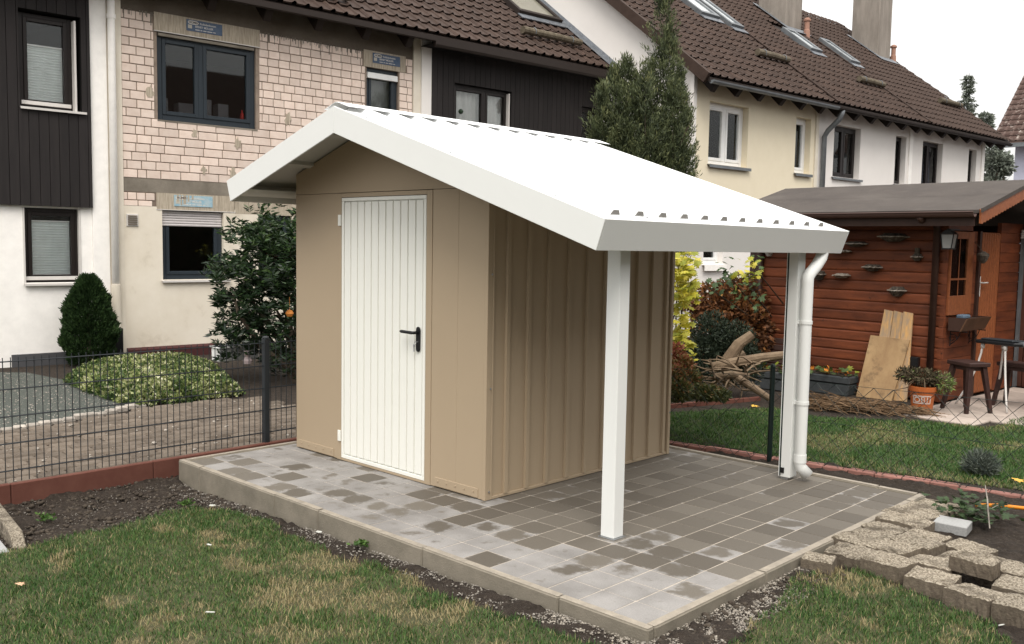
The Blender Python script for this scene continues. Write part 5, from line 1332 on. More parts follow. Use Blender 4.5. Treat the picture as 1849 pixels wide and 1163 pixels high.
wt_ = thing("white_tub", "low white tub on the ground under the dark bush", "tub", tuple(at(425, 636, 12.0)))
MB().prism([(-.32, -.10), (.32, -.10), (.36, .07), (-.36, .07)], lambda p, t: (p[0] * .3, (t - .5) * .56, p[1])).build("basin", m_whiteframe, wt_, bevel=.01)
MB().box(-.13, .13, -.30, .30, .071, .09).build("rim", m_whiteframe, wt_, bevel=.005)
wfp = thing("flower_figure", "small pinkish white garden figure at the foot of the dark bush", "garden figure", tuple(at(447, 645, 11.6)))
MB().lathe([(.05, -.08), (.06, -.04), (.03, .01), (.05, .04), (.045, .08), (.01, .10)], (0, 0, 0), 10).build("body", mat("pinkish_white_glaze", (.55, .45, .45), .5), wfp)

# evergreen tree behind the shed
m_cyp = leaf_mat("evergreen_spray", [(0, (0.028, 0.038, 0.020)), (.40, (0.070, 0.088, 0.040)), (.75, (0.135, 0.155, 0.068)), (1, (0.22, 0.225, 0.10))], .6, .2)
ct = Vector((at(1168, 330, 15.0).x, at(1168, 330, 15.0).y, -.08))
cyp = thing("evergreen_tree", "tall ragged evergreen tree with several pointed shoots behind the white roof", "tree", tuple(ct))
random.seed(23)
shoots = []           # (px of axis, py top, base py, half width px)
for (px, pt, pb, hw) in [(1197, -40, 330, 30), (1207, 60, 330, 32), (1132, 116, 340, 36), (1108, 130, 340, 30), (1088, 165, 340, 32), (1118, 165, 340, 40), (1165, 135, 340, 40), (1228, 128, 330, 18), (1082, 205, 340, 22), (1215, 150, 330, 34), (1238, 180, 330, 17), (1152, 150, 350, 40), (1176, 120, 340, 28), (1150, 190, 360, 60), (1195, 230, 370, 52), (1120, 240, 360, 44), (1232, 268, 360, 24)]:
    shoots.append((at(px, pt, 15.0 + random.uniform(-.3, .3)), at(px, pb + 100, 15.0 + random.uniform(-.25, .25)), hw / FPX * 15.0))
PP, DD, TT, LL = [], [], [], []
twigs = []
for (top, bot, hw) in shoots:
    axis_ = bot - top
    for q in range(int(150 * hw * axis_.length / 1.2) + 24):
        t = random.random() ** 1.15; a = random.random() * 6.283
        env = hw * min(1, .10 + t * 3.0) ** .8 * random.uniform(.45, 1.38)
        c = top + axis_ * t; out = Vector((math.cos(a), math.sin(a), 0))
        p0 = c + out * env * .35 - Vector((0, 0, .12)); p1 = c + out * env + Vector((0, 0, random.uniform(.05, .20)))
        twigs.append((p0, p1)); n_ = 46; k_ = np.linspace(0, 1, n_) ** .8
        base_t = random.gauss(.34, .14)
        P = np.array(p0[:])[None] + (np.array(p1[:]) - np.array(p0[:]))[None] * k_[:, None] + rng.normal(0, .022 + .02 * hw, (n_, 3))
        PP.append(P); d_ = (p1 - p0).normalized()
        DD.append(np.array(d_[:])[None] * .8 + rng.normal(0, .5, (n_, 3)) + np.array([0, 0, .45])); LL.append(.045 + .06 * rng.random(n_))
        TT.append(np.clip(base_t + .45 * (k_ - .5) + rng.normal(0, .13, n_), 0, 1))
PP = np.concatenate(PP); LL = np.concatenate(LL)
leaves("foliage", relpts(PP, ct), np.concatenate(DD), LL, .011 + .009 * rng.random(len(PP)), m_cyp, cyp, np.concatenate(TT))
mb = MB().tube([(0, 0, 0), (.02, 0, 1.4), (.03, .02, 2.4)], [.13, .10, .05], 10)
for (top, bot, hw) in shoots: mb.tube([Vector((.02, 0, 1.4)), (bot.lerp(top, .30)) - ct, (bot.lerp(top, .9)) - ct], [.02, .009, .003], 6)
# a bare side twig reaching out to the right
e = [at(*q, 14.9) - ct for q in ((1228, 262), (1236, 240), (1246, 225), (1250, 213))]; mb.tube(e, [.02, .014, .009, .005], 5)
mb.build("trunk", m_bark, cyp)

# plants seen under the canopy
m_lime = leaf_mat("lime_yellow_leaf", [(0, (0.14, 0.19, 0.025)), (.45, (0.36, 0.36, 0.04)), (.8, (0.58, 0.51, 0.055)), (1, (0.64, 0.56, 0.13))], .5, .3)
def lobed_mesh(m, name="leaf"):
    pts = []
    for k, (a, r) in enumerate([(-150, .42), (-120, .30), (-95, .62), (-60, .42), (-35, .80), (-15, .55), (0, 1.0), (15, .55), (35, .80), (60, .42), (95, .62), (120, .30), (150, .42), (180, .12)]):
        pts.append((math.cos(R(a)) * r * .55 + .2, math.sin(R(a)) * r * .55, -.10 * r * r * abs(math.sin(R(a)))))
    me = bpy.data.meshes.new(name); me.from_pydata([(.2, 0, .03)] + pts, [], [(0, i + 1, (i + 1) % len(pts) + 1) for i in range(len(pts))]); me.update(); me.materials.append(m)
    at_ = me.attributes.new('tint', 'FLOAT', 'FACE'); return me
def lobed_plant(t, base, spots, m_list, size, parent_name="leaf"):
    for (p, s_) in spots:
        me = random.choice(m_list)
        d = Vector((.5 + random.gauss(0, .4), -.75 + random.gauss(0, .35), random.gauss(-.15, .45))).normalized()
        u_ = Vector((random.gauss(0, .4), random.gauss(-.5, .3), 1)); n_ = (u_ - d * u_.dot(d)).normalized(); s2 = n_.cross(d)
        k = size * s_; q = p - base
        inst(parent_name, me, t, Matrix(((d.x * k, s2.x * k, n_.x * k, q.x), (d.y * k, s2.y * k, n_.y * k, q.y), (d.z * k, s2.z * k, n_.z * k, q.z), (0, 0, 0, 1))))
def tinted(m, vals, name="leaf"):
    out = []
    for v_ in vals:
        me = lobed_mesh(m, name); a = me.attributes['tint']; a.data.foreach_set('value', np.full(len(me.polygons), v_, dtype=np.float32)); out.append(me)
    return out
yb = gz(1222, 705, -.05)
yel = thing("yellow_shrub", "shrub with bright lime yellow lobed leaves just behind the shed corner", "shrub", tuple(yb))
lm = tinted(m_lime, (.25, .45, .6, .75, .9))
spots = [(at(1232 + random.gauss(0, 13), y_ + random.gauss(0, 8), 9.4 + random.gauss(0, .22)), random.uniform(.6, 1.2)) for y_ in np.linspace(462, 545, 13) for _ in range(20)]
spots += [(at(1228 + random.gauss(0, 12), y_ + random.gauss(0, 8), 9.2 + random.gauss(0, .2)), random.uniform(.5, 1.1)) for y_ in np.linspace(570, 665, 12) for _ in range(12)]
spots += [(at(1222 + random.gauss(0, 12), y_ + random.gauss(0, 8), 9.5 + random.gauss(0, .2)), random.uniform(.5, 1.1)) for y_ in np.linspace(455, 680, 14) for _ in range(4)]
lobed_plant(yel, yb, spots, lm, .155)
mb = MB(); bramble(mb, (0, 0, 0), [at(px, py, 9.5) - yb for px, py in ((1240, 480), (1225, 470), (1232, 530), (1240, 600), (1216, 500))], .012)
mb.build("stem", m_bark, yel)

m_aut = leaf_mat("autumn_brown_leaf", [(0, (0.06, 0.030, 0.016)), (.5, (0.20, 0.080, 0.030)), (.85, (0.33, 0.155, 0.045)), (1, (0.40, 0.26, 0.07))], .6, .2)
hb = bw(-2.7, 9.0, -.05)
hdg = thing("autumn_hedge", "rust brown autumn hedge in front of the cream wall, left of the cabin", "hedge", tuple(hb))
P, d = crown_points([(at(1300, 550, 12.6), (.50, .4, .30), 1), (at(1340, 545, 12.6), (.42, .4, .36), 1), (at(1320, 600, 12.4), (.6, .4, .5), 1.3), (at(1400, 560, 12.8), (.5, .4, .35), .8)], 9000)
leaves("foliage", relpts(P, hb), d + rng.normal(0, .6, d.shape) + np.array([0, 0, -.3]), .05 + .05 * rng.random(len(P)), .042, m_aut, hdg, np.clip(.35 + .9 * (fbm(P[:, 0] * 4, P[:, 2] * 4, 7) - .45) + rng.normal(0, .2, len(P)), 0, 1))
mb = MB(); bramble(mb, (0, 0, 0), [tuple(np.array(at(px, py, 12.6)) - np.array(hb)) for px, py in ((1280, 540), (1310, 530), (1340, 530), (1360, 570), (1300, 600))], .02); mb.build("stem", m_bark, hdg)

m_dk = leaf_mat("dark_conifer_spray", [(0, (0.010, 0.017, 0.010)), (.6, (0.024, 0.036, 0.020)), (1, (0.055, 0.068, 0.036))], .6, .15)
db = bw(-2.55, 7.3, -.05)
dks = thing("dark_conifer", "low blackish green conifer shrub in front of the rust brown hedge", "shrub", tuple(db))
P, d = crown_points([(at(1285, 610, 10.8), (.22, .3, .30), 1), (at(1325, 625, 10.8), (.24, .3, .30), 1), (at(1270, 655, 10.7), (.22, .3, .3), .9), (at(1345, 660, 10.8), (.2, .3, .25), .8), (at(1310, 665, 10.8), (.28, .3, .2), .7)], 11000)
leaves("foliage", relpts(P, db), d * .5 + np.array([0, 0, .4]) + rng.normal(0, .7, d.shape), .03 + .04 * rng.random(len(P)), .016, m_dk, dks, np.clip(rng.normal(.45, .22, len(P)), 0, 1))
MB().tube([(0, 0, 0), (0, 0, .5)], [.04, .02], 7).build("trunk", m_bark, dks)

m_big = leaf_mat("broad_green_leaf", [(0, (0.025, 0.045, 0.018)), (.6, (0.06, 0.105, 0.035)), (1, (0.10, 0.15, 0.05))], .5, .25)
gb_ = bw(-2.2, 7.9, -.05)
big = thing("broad_leaved_bush", "open bush of broad green leaves above the rust brown hedge", "bush", tuple(gb_))
bm2 = tinted(m_big, (.2, .45, .7))
spots = [(at(px + random.gauss(0, 9), py + random.gauss(0, 8), 11.4 + random.gauss(0, .25)), random.uniform(.6, 1.2)) for px, py, k in ((1275, 520, 8), (1300, 515, 9), (1320, 500, 9), (1330, 530, 12), (1350, 510, 12), (1305, 490, 6), (1360, 470, 8), (1365, 540, 10), (1318, 470, 4)) for _ in range(k)]
lobed_plant(big, gb_, spots, bm2, .13)
spots = [(at(px + random.gauss(0, 8), py + random.gauss(0, 6), 11.2 + random.gauss(0, .2)), random.uniform(.7, 1.2)) for px, py, k in ((1345, 490, 9), (1357, 475, 10), (1362, 495, 8), (1330, 500, 5)) for _ in range(k)]
lobed_plant(big, gb_, spots, lm, .13)
mb = MB(); bramble(mb, (0, 0, 0), [at(px, py, 11.4) - gb_ for px, py in ((1280, 520), (1310, 490), (1340, 500), (1360, 480))], .015); mb.build("stem", m_bark, big)

m_red = leaf_mat("red_green_leaf", [(0, (0.05, 0.065, 0.022)), (.40, (0.12, 0.13, 0.042)), (.65, (0.27, 0.13, 0.05)), (1, (0.42, 0.13, 0.09))], .6, .2)
rb = gz(1232, 722, -.05)
reds = thing("red_green_shrub", "low shrub turning red and green at the foot of the yellow shrub", "shrub", tuple(rb))
P, d = crown_points([(at(1220, 640, 8.7), (.07, .12, .10), .6), (at(1232, 662, 8.6), (.09, .12, .10), .8), (at(1246, 682, 8.5), (.10, .12, .07), .7), (at(1218, 680, 8.4), (.09, .12, .10), .8), (at(1265, 708, 8.4), (.20, .16, .07), .8), (at(1225, 705, 8.3), (.12, .12, .10), .8), (at(1290, 712, 8.4), (.16, .14, .05), .6)], 5200)
zr = (P[:, 2] - P[:, 2].min()) / (np.ptp(P[:, 2]))
leaves("foliage", relpts(P, rb), d + rng.normal(0, .6, d.shape), .025 + .025 * rng.random(len(P)), .020, m_red, reds, np.clip(.10 + .80 * zr + rng.normal(0, .2, len(P)), 0, 1))
MB().tube([(0, 0, 0), (0, 0, .25)], [.015, .01], 6).build("stem", m_bark, reds)

# picket fence far behind
pf = thing("picket_fence", "dark picket fence with pale gaps seen under the canopy", "fence", tuple(bw(-3.6, 9.9, -.05)), -BA)
for k in range(26): MB().box(-.01, .01, k * .10 - .8, k * .10 - .73, 0, 1.12).add([(-.01, k * .10 - .8, 1.12), (.01, k * .10 - .8, 1.12), (.01, k * .10 - .73, 1.12), (-.01, k * .10 - .73, 1.12), (0, k * .10 - .765, 1.17)], [(0, 1, 4), (1, 2, 4), (2, 3, 4), (3, 0, 4)]).build("picket", m_picket, pf)
MB().box(-.035, -.011, -.85, 1.8, .25, .32).box(-.035, -.011, -.85, 1.8, .85, .92).build("rail", m_picket, pf)
pf.rotation_euler = (0, 0, -BA + math.pi / 2)

# spruce and a broadleaf tree beyond the right terrace
m_spr = leaf_mat("hazed_spruce_spray", [(0, (0.09, 0.105, 0.085)), (.6, (0.18, 0.205, 0.165)), (1, (0.27, 0.29, 0.24))], .7, .15)  # greens lightened, distance haze and flare put into the leaf colour
def spruce(name, label, base, top, hw, n, droop=.25, lean=0):
    t_ = thing(name, label, "tree", tuple(base)); H_ = top.z - base.z; PP, DD, LL = [], [], []
    br = MB().tube([(0, 0, 0), (top - base) * .5, top - base], [.16, .10, .01], 8); tiers = 34
    for k in range(tiers):
        f = k / tiers; z = H_ * (.30 + .70 * f); L_ = hw * (1 - f) ** .8 * random.uniform(.6, 1.15) + .10
        c0 = (top - base) * (z / H_); c0.z = z
        for j in range(6):
            a = random.random() * 6.283; d = Vector((math.cos(a), math.sin(a), 0)); l = L_ * random.uniform(.5, 1.1)
            m_ = c0 + d * l * .6 - Vector((0, 0, l * droop)); e = c0 + d * l - Vector((0, 0, l * droop * .6)); br.tube([c0, m_, e], [.02, .013, .004], 4, False)
            q = max(6, int(n / tiers / 6))
            for _ in range(q):
                s_ = random.random() ** .8; p = (c0.lerp(m_, s_ * 1.6) if s_ < .6 else m_.lerp(e, (s_ - .6) / .4)); PP.append((p + Vector((random.gauss(0, .05), random.gauss(0, .05), random.gauss(-.02, .04))))[:])
                DD.append((d * .8 + Vector((random.gauss(0, .6), random.gauss(0, .6), random.gauss(-.2, .4))))[:]); LL.append(random.uniform(.10, .24))
    leaves("foliage", np.array(PP), np.array(DD), np.array(LL), .07, m_spr, t_)
    br.build("trunk", m_bark, t_)
    return t_
spruce("spruce_tree", "distant grey green spruce rising above the far end of the right terrace", Vector((-12.6, 47, -.1)), at(1750, 132, 48), 1.15, 7000, .15)
def broad(name, label, base, blobs, n, m, L0, trunk_r=.12):
    t_ = thing(name, label, "tree", tuple(base)); P, d = crown_points(blobs, n)
    leaves("foliage", relpts(P, base), d + rng.normal(0, .7, d.shape), L0 * (.7 + .6 * rng.random(len(P))), L0 * .55, m, t_)
    mb = MB().tube([(0, 0, 0), (.05, 0, 1.4)], [trunk_r, trunk_r * .8], 8); bramble(mb, (.05, 0, 1.4), [tuple(np.array(c) - np.array(base)) for c, r, w_ in blobs], trunk_r * .6, .02); mb.build("trunk", m_bark, t_)
    return t_
bt = bw(-9.2, 30.5, -.1)
broad("garden_tree", "dark needled garden tree between the white terrace end and the lilac house", bt, [(at(1792, 268, 33.5), (.30, .4, .5), .7), (at(1796, 300, 33.5), (.42, .5, .5), 1), (at(1806, 292, 33.3), (.40, .4, .35), .8), (at(1790, 335, 33.5), (.42, .5, .5), 1), (at(1815, 305, 33.4), (.30, .3, .18), .4)], 2600, m_spr, .15)
bt2 = bw(-13.5, 46, -.1)
broad("garden_tree", "small grey green tree crown beside the distant spruce", bt2, [(at(1780, 212, 47), (.28, .3, .18), 1), (at(1784, 226, 47), (.22, .3, .25), 1)], 420, m_spr, .2)

# ------------------------------------------------------------------ the wooden cabin
CV, CU, CZ = -0.03, 6.85, -0.05
cab = thing("garden_cabin", "red brown wooden garden cabin with felt roof and bracket fungi on its plank wall", "cabin", tuple(bw(CV, CU, CZ)), -BA)
def bc(mb, name, m, parent=None, bevel=0.0, smooth=False):
    return mb.build(name, m, parent or cab, bevel, smooth)
XL = -2.48
bc(MB().box(XL + .03, -.035, .060, .072, 0, 2.10).box(XL + .03, XL + .042, .073, 2.2, 0, 2.1), "wall_lining", m_darkbrown)
z = 0.02; k = 0
while z < 2.08:
    hgt = .1235
    zt = min(z + hgt, 2.12)
    bc(MB().prism([(.058, z + .001), (.010, z + .001), (.004, z + .008), (.0, z + .02), (.0, zt - .02), (.004, zt - .008), (.010, zt - .002), (.058, zt - .002)], lambda p, t: (XL + (0 - XL - .001) * t, p[0], p[1])), "wall_plank", m_cabin)
    # end wall courses either side of window and door
    for (a, b) in ((.001, .044), (.66, .86), (1.50, 2.2)):
        if z > 1.92 and a < 1.4: continue
        bc(MB().box(-.05, .0, a, b - .001, z + .002, zt - .002), "wall_plank", m_cabin)
    if z < .98 or z > 1.94: bc(MB().box(-.05, .0, .045, .659, z + .002, zt - .002), "wall_plank", m_cabin)
    z += hgt; k += 1
# window in the end wall
w = bc(MB().box(-.05, .025, .045, .068, 1.02, 1.985).box(-.05, .025, .49, .655, 1.02, 1.985).box(-.05, .024, .069, .489, 1.02, 1.245).box(-.05, .024, .069, .489, 1.90, 1.985), "window", m_cabin_trim, bevel=.004)
bc(MB().box(.0165, .0225, .069, .489, 1.425, 1.447).box(.0165, .022, .272, .284, 1.246, 1.424).box(.0165, .022, .272, .284, 1.448, 1.899), "glazing_bar", m_cabin_trim, w)
bc(MB().box(.012, .016, .069, .489, 1.246, 1.899), "pane", GLASS, w)
bc(MB().box(-.60, -.595, .05, .7, .9, 2.0).box(-.6, -.06, .04, .05, .9, 2.0).box(-.6, -.06, .70, .71, .9, 2.0), "dark_room", m_darkbrown, w)
bc(MB().lathe([(.02, 0), (.025, .05), (.012, .09)], (-.10, .22, 1.25), 8), "jar_on_sill", mat("yellow_jar", (.5, .4, .05), .5), w)
# door: vertical boards
dr = bc(MB().box(-.045, -.012, .865, 1.49, .03, 1.99), "door", m_cabin_trim)
for j in range(9): bc(MB().box(-.012, .004, .870 + j * .0685, .870 + j * .0685 + .060, .04, 1.98), "door_board", m_cabin_trim, dr, bevel=.006)
bc(MB().box(.004, .010, .895, .935, 1.22, 1.46).tube([(.012, .915, 1.385), (.05, .915, 1.385), (.055, 1.03, 1.385)], .009, 8), "handle", m_alu, dr)
bc(MB().box(-.03, .03, .80, .862, .0, 2.0), "door_post", m_darkbrown)
# side wing wall further back with a roller shutter head
bc(MB().box(.0, 1.7, 2.20, 2.26, 0, 2.35), "wing_wall", m_darkbrown)
for j in range(18): bc(MB().box(.01 + j * .09, .01 + j * .09 + .082, 2.17, 2.199, .02, 1.93), "wing_board", mat("red_brown_wing_board", (.085, .030, .018), .6, (.06, .022, .014), 5) , bevel=.006)
sh = bc(MB().box(.02, 1.0, 2.07, 2.168, 1.935, 1.955), "shutter_head", m_alu)
for j in range(3): bc(MB().box(.02, 1.0, 2.075 + .003 * j, 2.165, 1.957 + j * .03, 1.984 + j * .03), "shutter_slat", m_alu, sh, bevel=.005)
bc(MB().box(.015, .045, 2.10, 2.168, 0.02, 1.934), "shutter_rail", m_zinc)
# roof: felt slopes, verge board, gutter, brown downpipes
SLC = .27; E_Z = 2.20; RU = 1.05; ER = -.46; RVx0, RVx1 = -2.78, .50
rz_ = lambda y: E_Z + SLC * (y - ER) if y < RU else E_Z + SLC * (RU - ER) - SLC * (y - RU)
rf = bc(MB().prism([(ER, E_Z), (RU, rz_(RU)), (3.1, rz_(3.1)), (3.1, rz_(3.1) - .035), (RU, rz_(RU) - .035), (ER, E_Z - .035)], lambda p, t: (RVx0 + (RVx1 - RVx0) * t, p[0], p[1])), "roof", m_bitumen)
bc(MB().prism([(.25, rz_(.25) + .001), (.33, rz_(.33) + .004), (.33, rz_(.33) + .0005)], lambda p, t: (RVx0 + (RVx1 - RVx0) * t, p[0], p[1])), "felt_lap", m_bitumen, rf)
bc(MB().box(RVx0 + .02, RVx1 - .045, ER + .02, ER + .04, E_Z - .17, E_Z - .037), "eave_board", m_darkbrown)
bc(MB().prism([(ER + .045, E_Z - .038), (RU, rz_(RU) - .038), (RU, rz_(RU) - .06), (ER + .045, E_Z - .06)], lambda p, t: (RVx0 + .02 + (RVx1 - RVx0 - .04) * t, p[0], p[1])), "soffit", m_darkbrown)
# scalloped bargeboard
top = []; bot = []
for s_ in np.linspace(0, 1, 41):
    y = ER + .02 + s_ * (RU - ER - .02); top.append((y, rz_(y) - .002)); bot.append((y, rz_(y) - .15 - .016 * abs(math.sin(s_ * 20 * math.pi / 1.0))))
bc(MB().prism(top + bot[::-1], lambda p, t: (RVx1 + .001 + .022 * t, p[0], p[1])), "bargeboard", m_cabin_trim)
bc(MB().prism([(ER, E_Z + .014), (RU, rz_(RU) + .014), (RU, rz_(RU) - .03), (ER, E_Z - .03)], lambda p, t: (RVx1 + .0235 + .012 * t, p[0], p[1])), "verge_strip", m_bitumen)
g = MB(); gc = (ER - .035, E_Z - .03)
arc = [(gc[0] + .05 * math.cos(t), gc[1] + .05 * math.sin(t)) for t in np.linspace(math.pi, 2 * math.pi, 9)] + [(gc[0] + .044 * math.cos(t), gc[1] + .044 * math.sin(t)) for t in np.linspace(2 * math.pi, math.pi, 9)]
g.prism(arc, lambda p, t: (RVx0 + (RVx1 - .02 - RVx0) * t, p[0], p[1])); g.tube([(RVx0, gc[0] - .052, gc[1] + .005), (RVx1 - .02, gc[0] - .052, gc[1] + .005)], .009, 6)
bc(g, "gutter", m_brownpipe)
bc(MB().tube([(-.11, gc[0], gc[1] - .04), (-.11, gc[0] + .04, gc[1] - .075), (-.11, -.10, gc[1] - .10), (-.11, -.045, gc[1] - .16), (-.11, -.045, .06)], .038, 12), "downpipe", m_darkbrown, smooth=True)
bc(MB().tube([(-2.425, -.045, 1.95), (-2.425, -.045, .04)], .04, 12), "downpipe", m_darkbrown, smooth=True)
bc(MB().box(-2.60, -2.481, -.03, .06, 0, 2.1).box(-2.56, -2.52, -.038, -.0305, 0, 2.1), "corner_board", m_brownpipe, bevel=.004)
# lean wall on the far side of the cabin
bc(MB().box(XL, -.05, 2.205, 2.25, 0, 2.1), "rear_wall", m_darkbrown)

# things hung on the cabin
def fungus(v, z, wdt, dep, m, label, rot=0.0, thick=.05, u=6.85):
    o = thing("bracket_fungus", label, "bracket fungus", tuple(bw(v, u - .001, z)), -BA + rot, "bracket fungi mounted on the cabin wall")
    vs = []; n = 15
    top = []; bot = []
    for k in range(n):
        a = math.pi + math.pi * k / (n - 1); j = 1 + .12 * math.sin(k * 2.3 + wdt * 40) + random.uniform(-.05, .05)
        vs.append((wdt / 2 * math.cos(a) * j, dep * math.sin(a) * j, -.006 + random.uniform(-.004, .004)))
    for k in range(n):
        a = math.pi + math.pi * k / (n - 1)
        vs.append((wdt * .34 * math.cos(a), dep * .6 * math.sin(a), thick * .55))
    for k in range(n):
        a = math.pi + math.pi * k / (n - 1); vs.append((wdt * .22 * math.cos(a), dep * .55 * math.sin(a), -thick * 1.1))
    fs = []
    for k in range(n - 1): fs += [(k, k + 1, n + k + 1, n + k), (k + 1, k, 2 * n + k, 2 * n + k + 1)]
    fs += [tuple(range(n, 2 * n)), tuple(range(2 * n, 3 * n)), (0, n, 2 * n - 1, n - 1), (0, n - 1, 3 * n - 1, 2 * n)]
    MB().add(vs, fs).build("cap", m, o, bevel=.004)
    rim = MB(); rim.tube([Vector(p) * 1.01 for p in vs[:n]], .007, 5); rim.build('pale_rim', m_fungus_pale, o)
    return o
fungus(-.661, 1.872, .33, .20, m_fungus, "largest grey fan shaped bracket fungus, high on the plank wall", thick=.06)
fungus(-1.13, 1.785, .27, .18, m_fungus, "grey tilted bracket fungus just right of the white canopy corner", .3, .04)
fungus(-1.31, 1.690, .26, .17, m_fungus_pale, "pale flat bracket fungus just under the canopy corner", .0, .022)
fungus(-.364, 1.640, .12, .12, m_fungus, "small bracket fungus on a knob near the brown downpipe", .0, .05)
MB().tube([(-.0, -.03, 0), (0, -.03, .10)], [.035, .028], 8).build("knob", m_bark, bpy.data.objects["bracket_fungus.003"])
fungus(-.903, 1.505, .23, .16, m_fungus, "dark bracket fungus in the middle of the plank wall", .1, .05)
fungus(-1.286, 1.392, .21, .15, m_fungus_pale, "pale topped bracket fungus left of the middle of the wall", -.2, .035)
fungus(-1.600, 1.395, .15, .14, m_fungus, "brown bracket fungus beside the white downpipe", .0, .07)
fungus(-.580, 1.240, .18, .15, m_fungus, "lowest rounded bracket fungus, above the leaning boards", .0, .07)
fungus(-2.345, 1.665, .11, .10, mat("white_bracket", (.5, .48, .45), .6), "whitish bracket at the left top corner of the plank wall", .0, .06)
fungus(-1.95, 1.63, .12, .08, m_fungus_pale, "small pale bracket fungus seen left of the far canopy post", .0, .03)

lan = thing("wall_lantern", "black framed wall lantern with glass panes under the cabin eave", "lantern", tuple(bw(.06, 6.66, 1.74)), -BA)
MB().prism([(-.075, 0.155), (.075, .155), (.02, .20), (-.02, .20)], lambda p, t: (p[0], p[0] * 0 + (t - .5) * .12, p[1])).box(-.02, .02, -.02, .22, .201, .215).tube([(0, .1, .1), (0, .18, .02), (0, .20, .1)], .008, 5).build("roof_cap", m_black, lan)
for sx, sy in ((-1, -1), (1, -1), (1, 1), (-1, 1)):
    MB().tube([(.05 * sx, .05 * sy, 0), (.072 * sx, .058 * sy, .154)], .006, 5).build("frame_bar", m_black, lan)
MB().box(-.055, .055, -.055, .055, -.015, -.001).build("base_plate", m_black, lan)
lg = mat("milky_lantern_glass", (.30, .30, .29), .25)
MB().prism([(-.047, 0), (.047, 0), (.066, .15), (-.066, .15)], lambda p, t: (p[0], -.048 + .096 * t, p[1])).build("glass", lg, lan)

fb = thing("flower_box", "brown flared wooden flower box on a wrought bracket below the cabin window", "planter", tuple(bw(.0, 6.90, .80)), -BA)
MB().prism([(0.0, 0), (.13, 0), (.20, .15), (0, .15)], lambda p, t: (p[0], .0 + .02 * t, p[1])).build("end_board", m_darkbrown, fb)
MB().prism([(.131, 0), (.145, 0), (.215, .15), (.20, .15)], lambda p, t: (p[0], .0 + .66 * t, p[1])).build("front_board", mat("lit_brown_box_board", (.13, .065, .035), .6, (.09, .045, .025), 6), fb)  # front board coloured lighter, its brighter light put into the colour
MB().prism([(0.0, 0), (.13, 0), (.20, .15), (0, .15)], lambda p, t: (p[0], .64 + .02 * t, p[1])).box(0, .13, .021, .639, 0, .02).build("base_board", m_darkbrown, fb)
MB().box(.01, .17, .022, .638, .10, .13).build("soil", m_soil, fb)
for y in (.06, .58):
    pts = [(.0 + .03 + .05 * math.cos(t) * (1 - t / 9), y, -.09 + .06 * math.sin(t) * (1 - t / 9)) for t in np.linspace(0, 6, 16)]
    MB().tube([(.006, y, -.18), (.006, y, -.008)], .006, 5).tube([(.006, y, -.007), (.19, y, -.007)], .006, 5).tube([(.12, y, -.01), (.10, y, -.07), (.05, y, -.13), (.01, y, -.16)], .005, 5).tube(pts, .004, 4).build("scroll_bracket", m_black, fb)
MB().obox((.06, .25, .155), (.10, .18, .05)).build("blue_cloth", mat("grey_blue_cloth", (.10, .14, .19), .9), fb, bevel=.015)
bx = thing("wall_socket_box", "small black box low on the cabin wall beside the downpipe", "box", tuple(bw(-.33, 6.84, .40)), -BA)
MB().box(-.06, .06, -.06, .0, -.05, .07).box(-.05, .05, -.068, -.061, -.04, .06).build("case", m_black, bx, bevel=.006)
hf = thing("hanging_feeder", "small dark hanging feeder beside the cabin door", "bird feeder", tuple(bw(.10, 7.50, 1.66)), -BA)
MB().lathe([(.02, .05), (.07, .02), (.075, .0), (.05, -.06), (.02, -.09)], (0, 0, 0), 8).tube([(0, 0, .05), (-.1, 0, .16)], .005, 4).build("body", m_fungus, hf)

# ------------------------------------------------------------------ terrace and its furniture
ter = tag(bpy.data.objects.new("terrace", None), kind='structure'); COL.objects.link(ter)
sl = MB().box(-.197, .197, -.197, .197, -.05, 0).mesh("paving_slab", m_slab, bevel=.006)
for i in range(7):
    for j in range(8):
        v, u = .10 + i * .4, 5.95 + j * .4
        if v < .0 and u > 6.6: continue
        if v + u * .0 > 1.1 and u < 6.3 - .0 * v and False: continue
        if u < 5.90 + .10 * v: continue
        p = bw(v + .1, u, -.035 + random.uniform(-.003, .003))
        inst("paving_slab", sl, ter, Matrix.Translation(p) @ Matrix.Rotation(-BA, 4, 'Z'))
def stool(label, p, rot, h_=.545, w_=.36, d_=.27):
    s = thing("stool", label, "stool", tuple(p), rot, "dark brown wooden stools on the terrace")
    MB().box(-w_ / 2, w_ / 2, -d_ / 2, d_ / 2, h_ - .045, h_).build("seat", m_stool, s, bevel=.008)
    for sx in (-1, 1):
        for sy in (-1, 1):
            a = Vector((sx * (w_ / 2 - .055), sy * (d_ / 2 - .05), h_ - .046)); b = Vector((sx * (w_ / 2 + .005), sy * (d_ / 2 + .02), 0))
            mb = MB(); n0 = []
            for q, r_ in ((a, .028), (b, .019)): n0 += [(q.x - r_, q.y - r_, q.z), (q.x + r_, q.y - r_, q.z), (q.x + r_, q.y + r_, q.z), (q.x - r_, q.y + r_, q.z)]
            mb.add(n0, [(0, 1, 2, 3), (4, 5, 6, 7), (0, 1, 5, 4), (1, 2, 6, 5), (2, 3, 7, 6), (3, 0, 4, 7)]).build("leg", m_stool, s, bevel=.003)
    MB().box(-w_ / 2 + .05, w_ / 2 - .05, -d_ / 2 + .04, d_ / 2 - .04, h_ - .09, h_ - .047).build("apron", m_stool, s)
    return s
stool("nearer dark brown stool beside the orange pot", bw(.385, 6.57, -.034), -.55)
stool("farther dark brown stool standing behind the small grill", bw(.66, 7.35, -.034), -.15, .50, .46, .26)
gr = thing("table_grill", "small black grill tray on curved chrome legs between the stools", "grill", tuple(bw(.55, 7.05, -.034)), -.2)
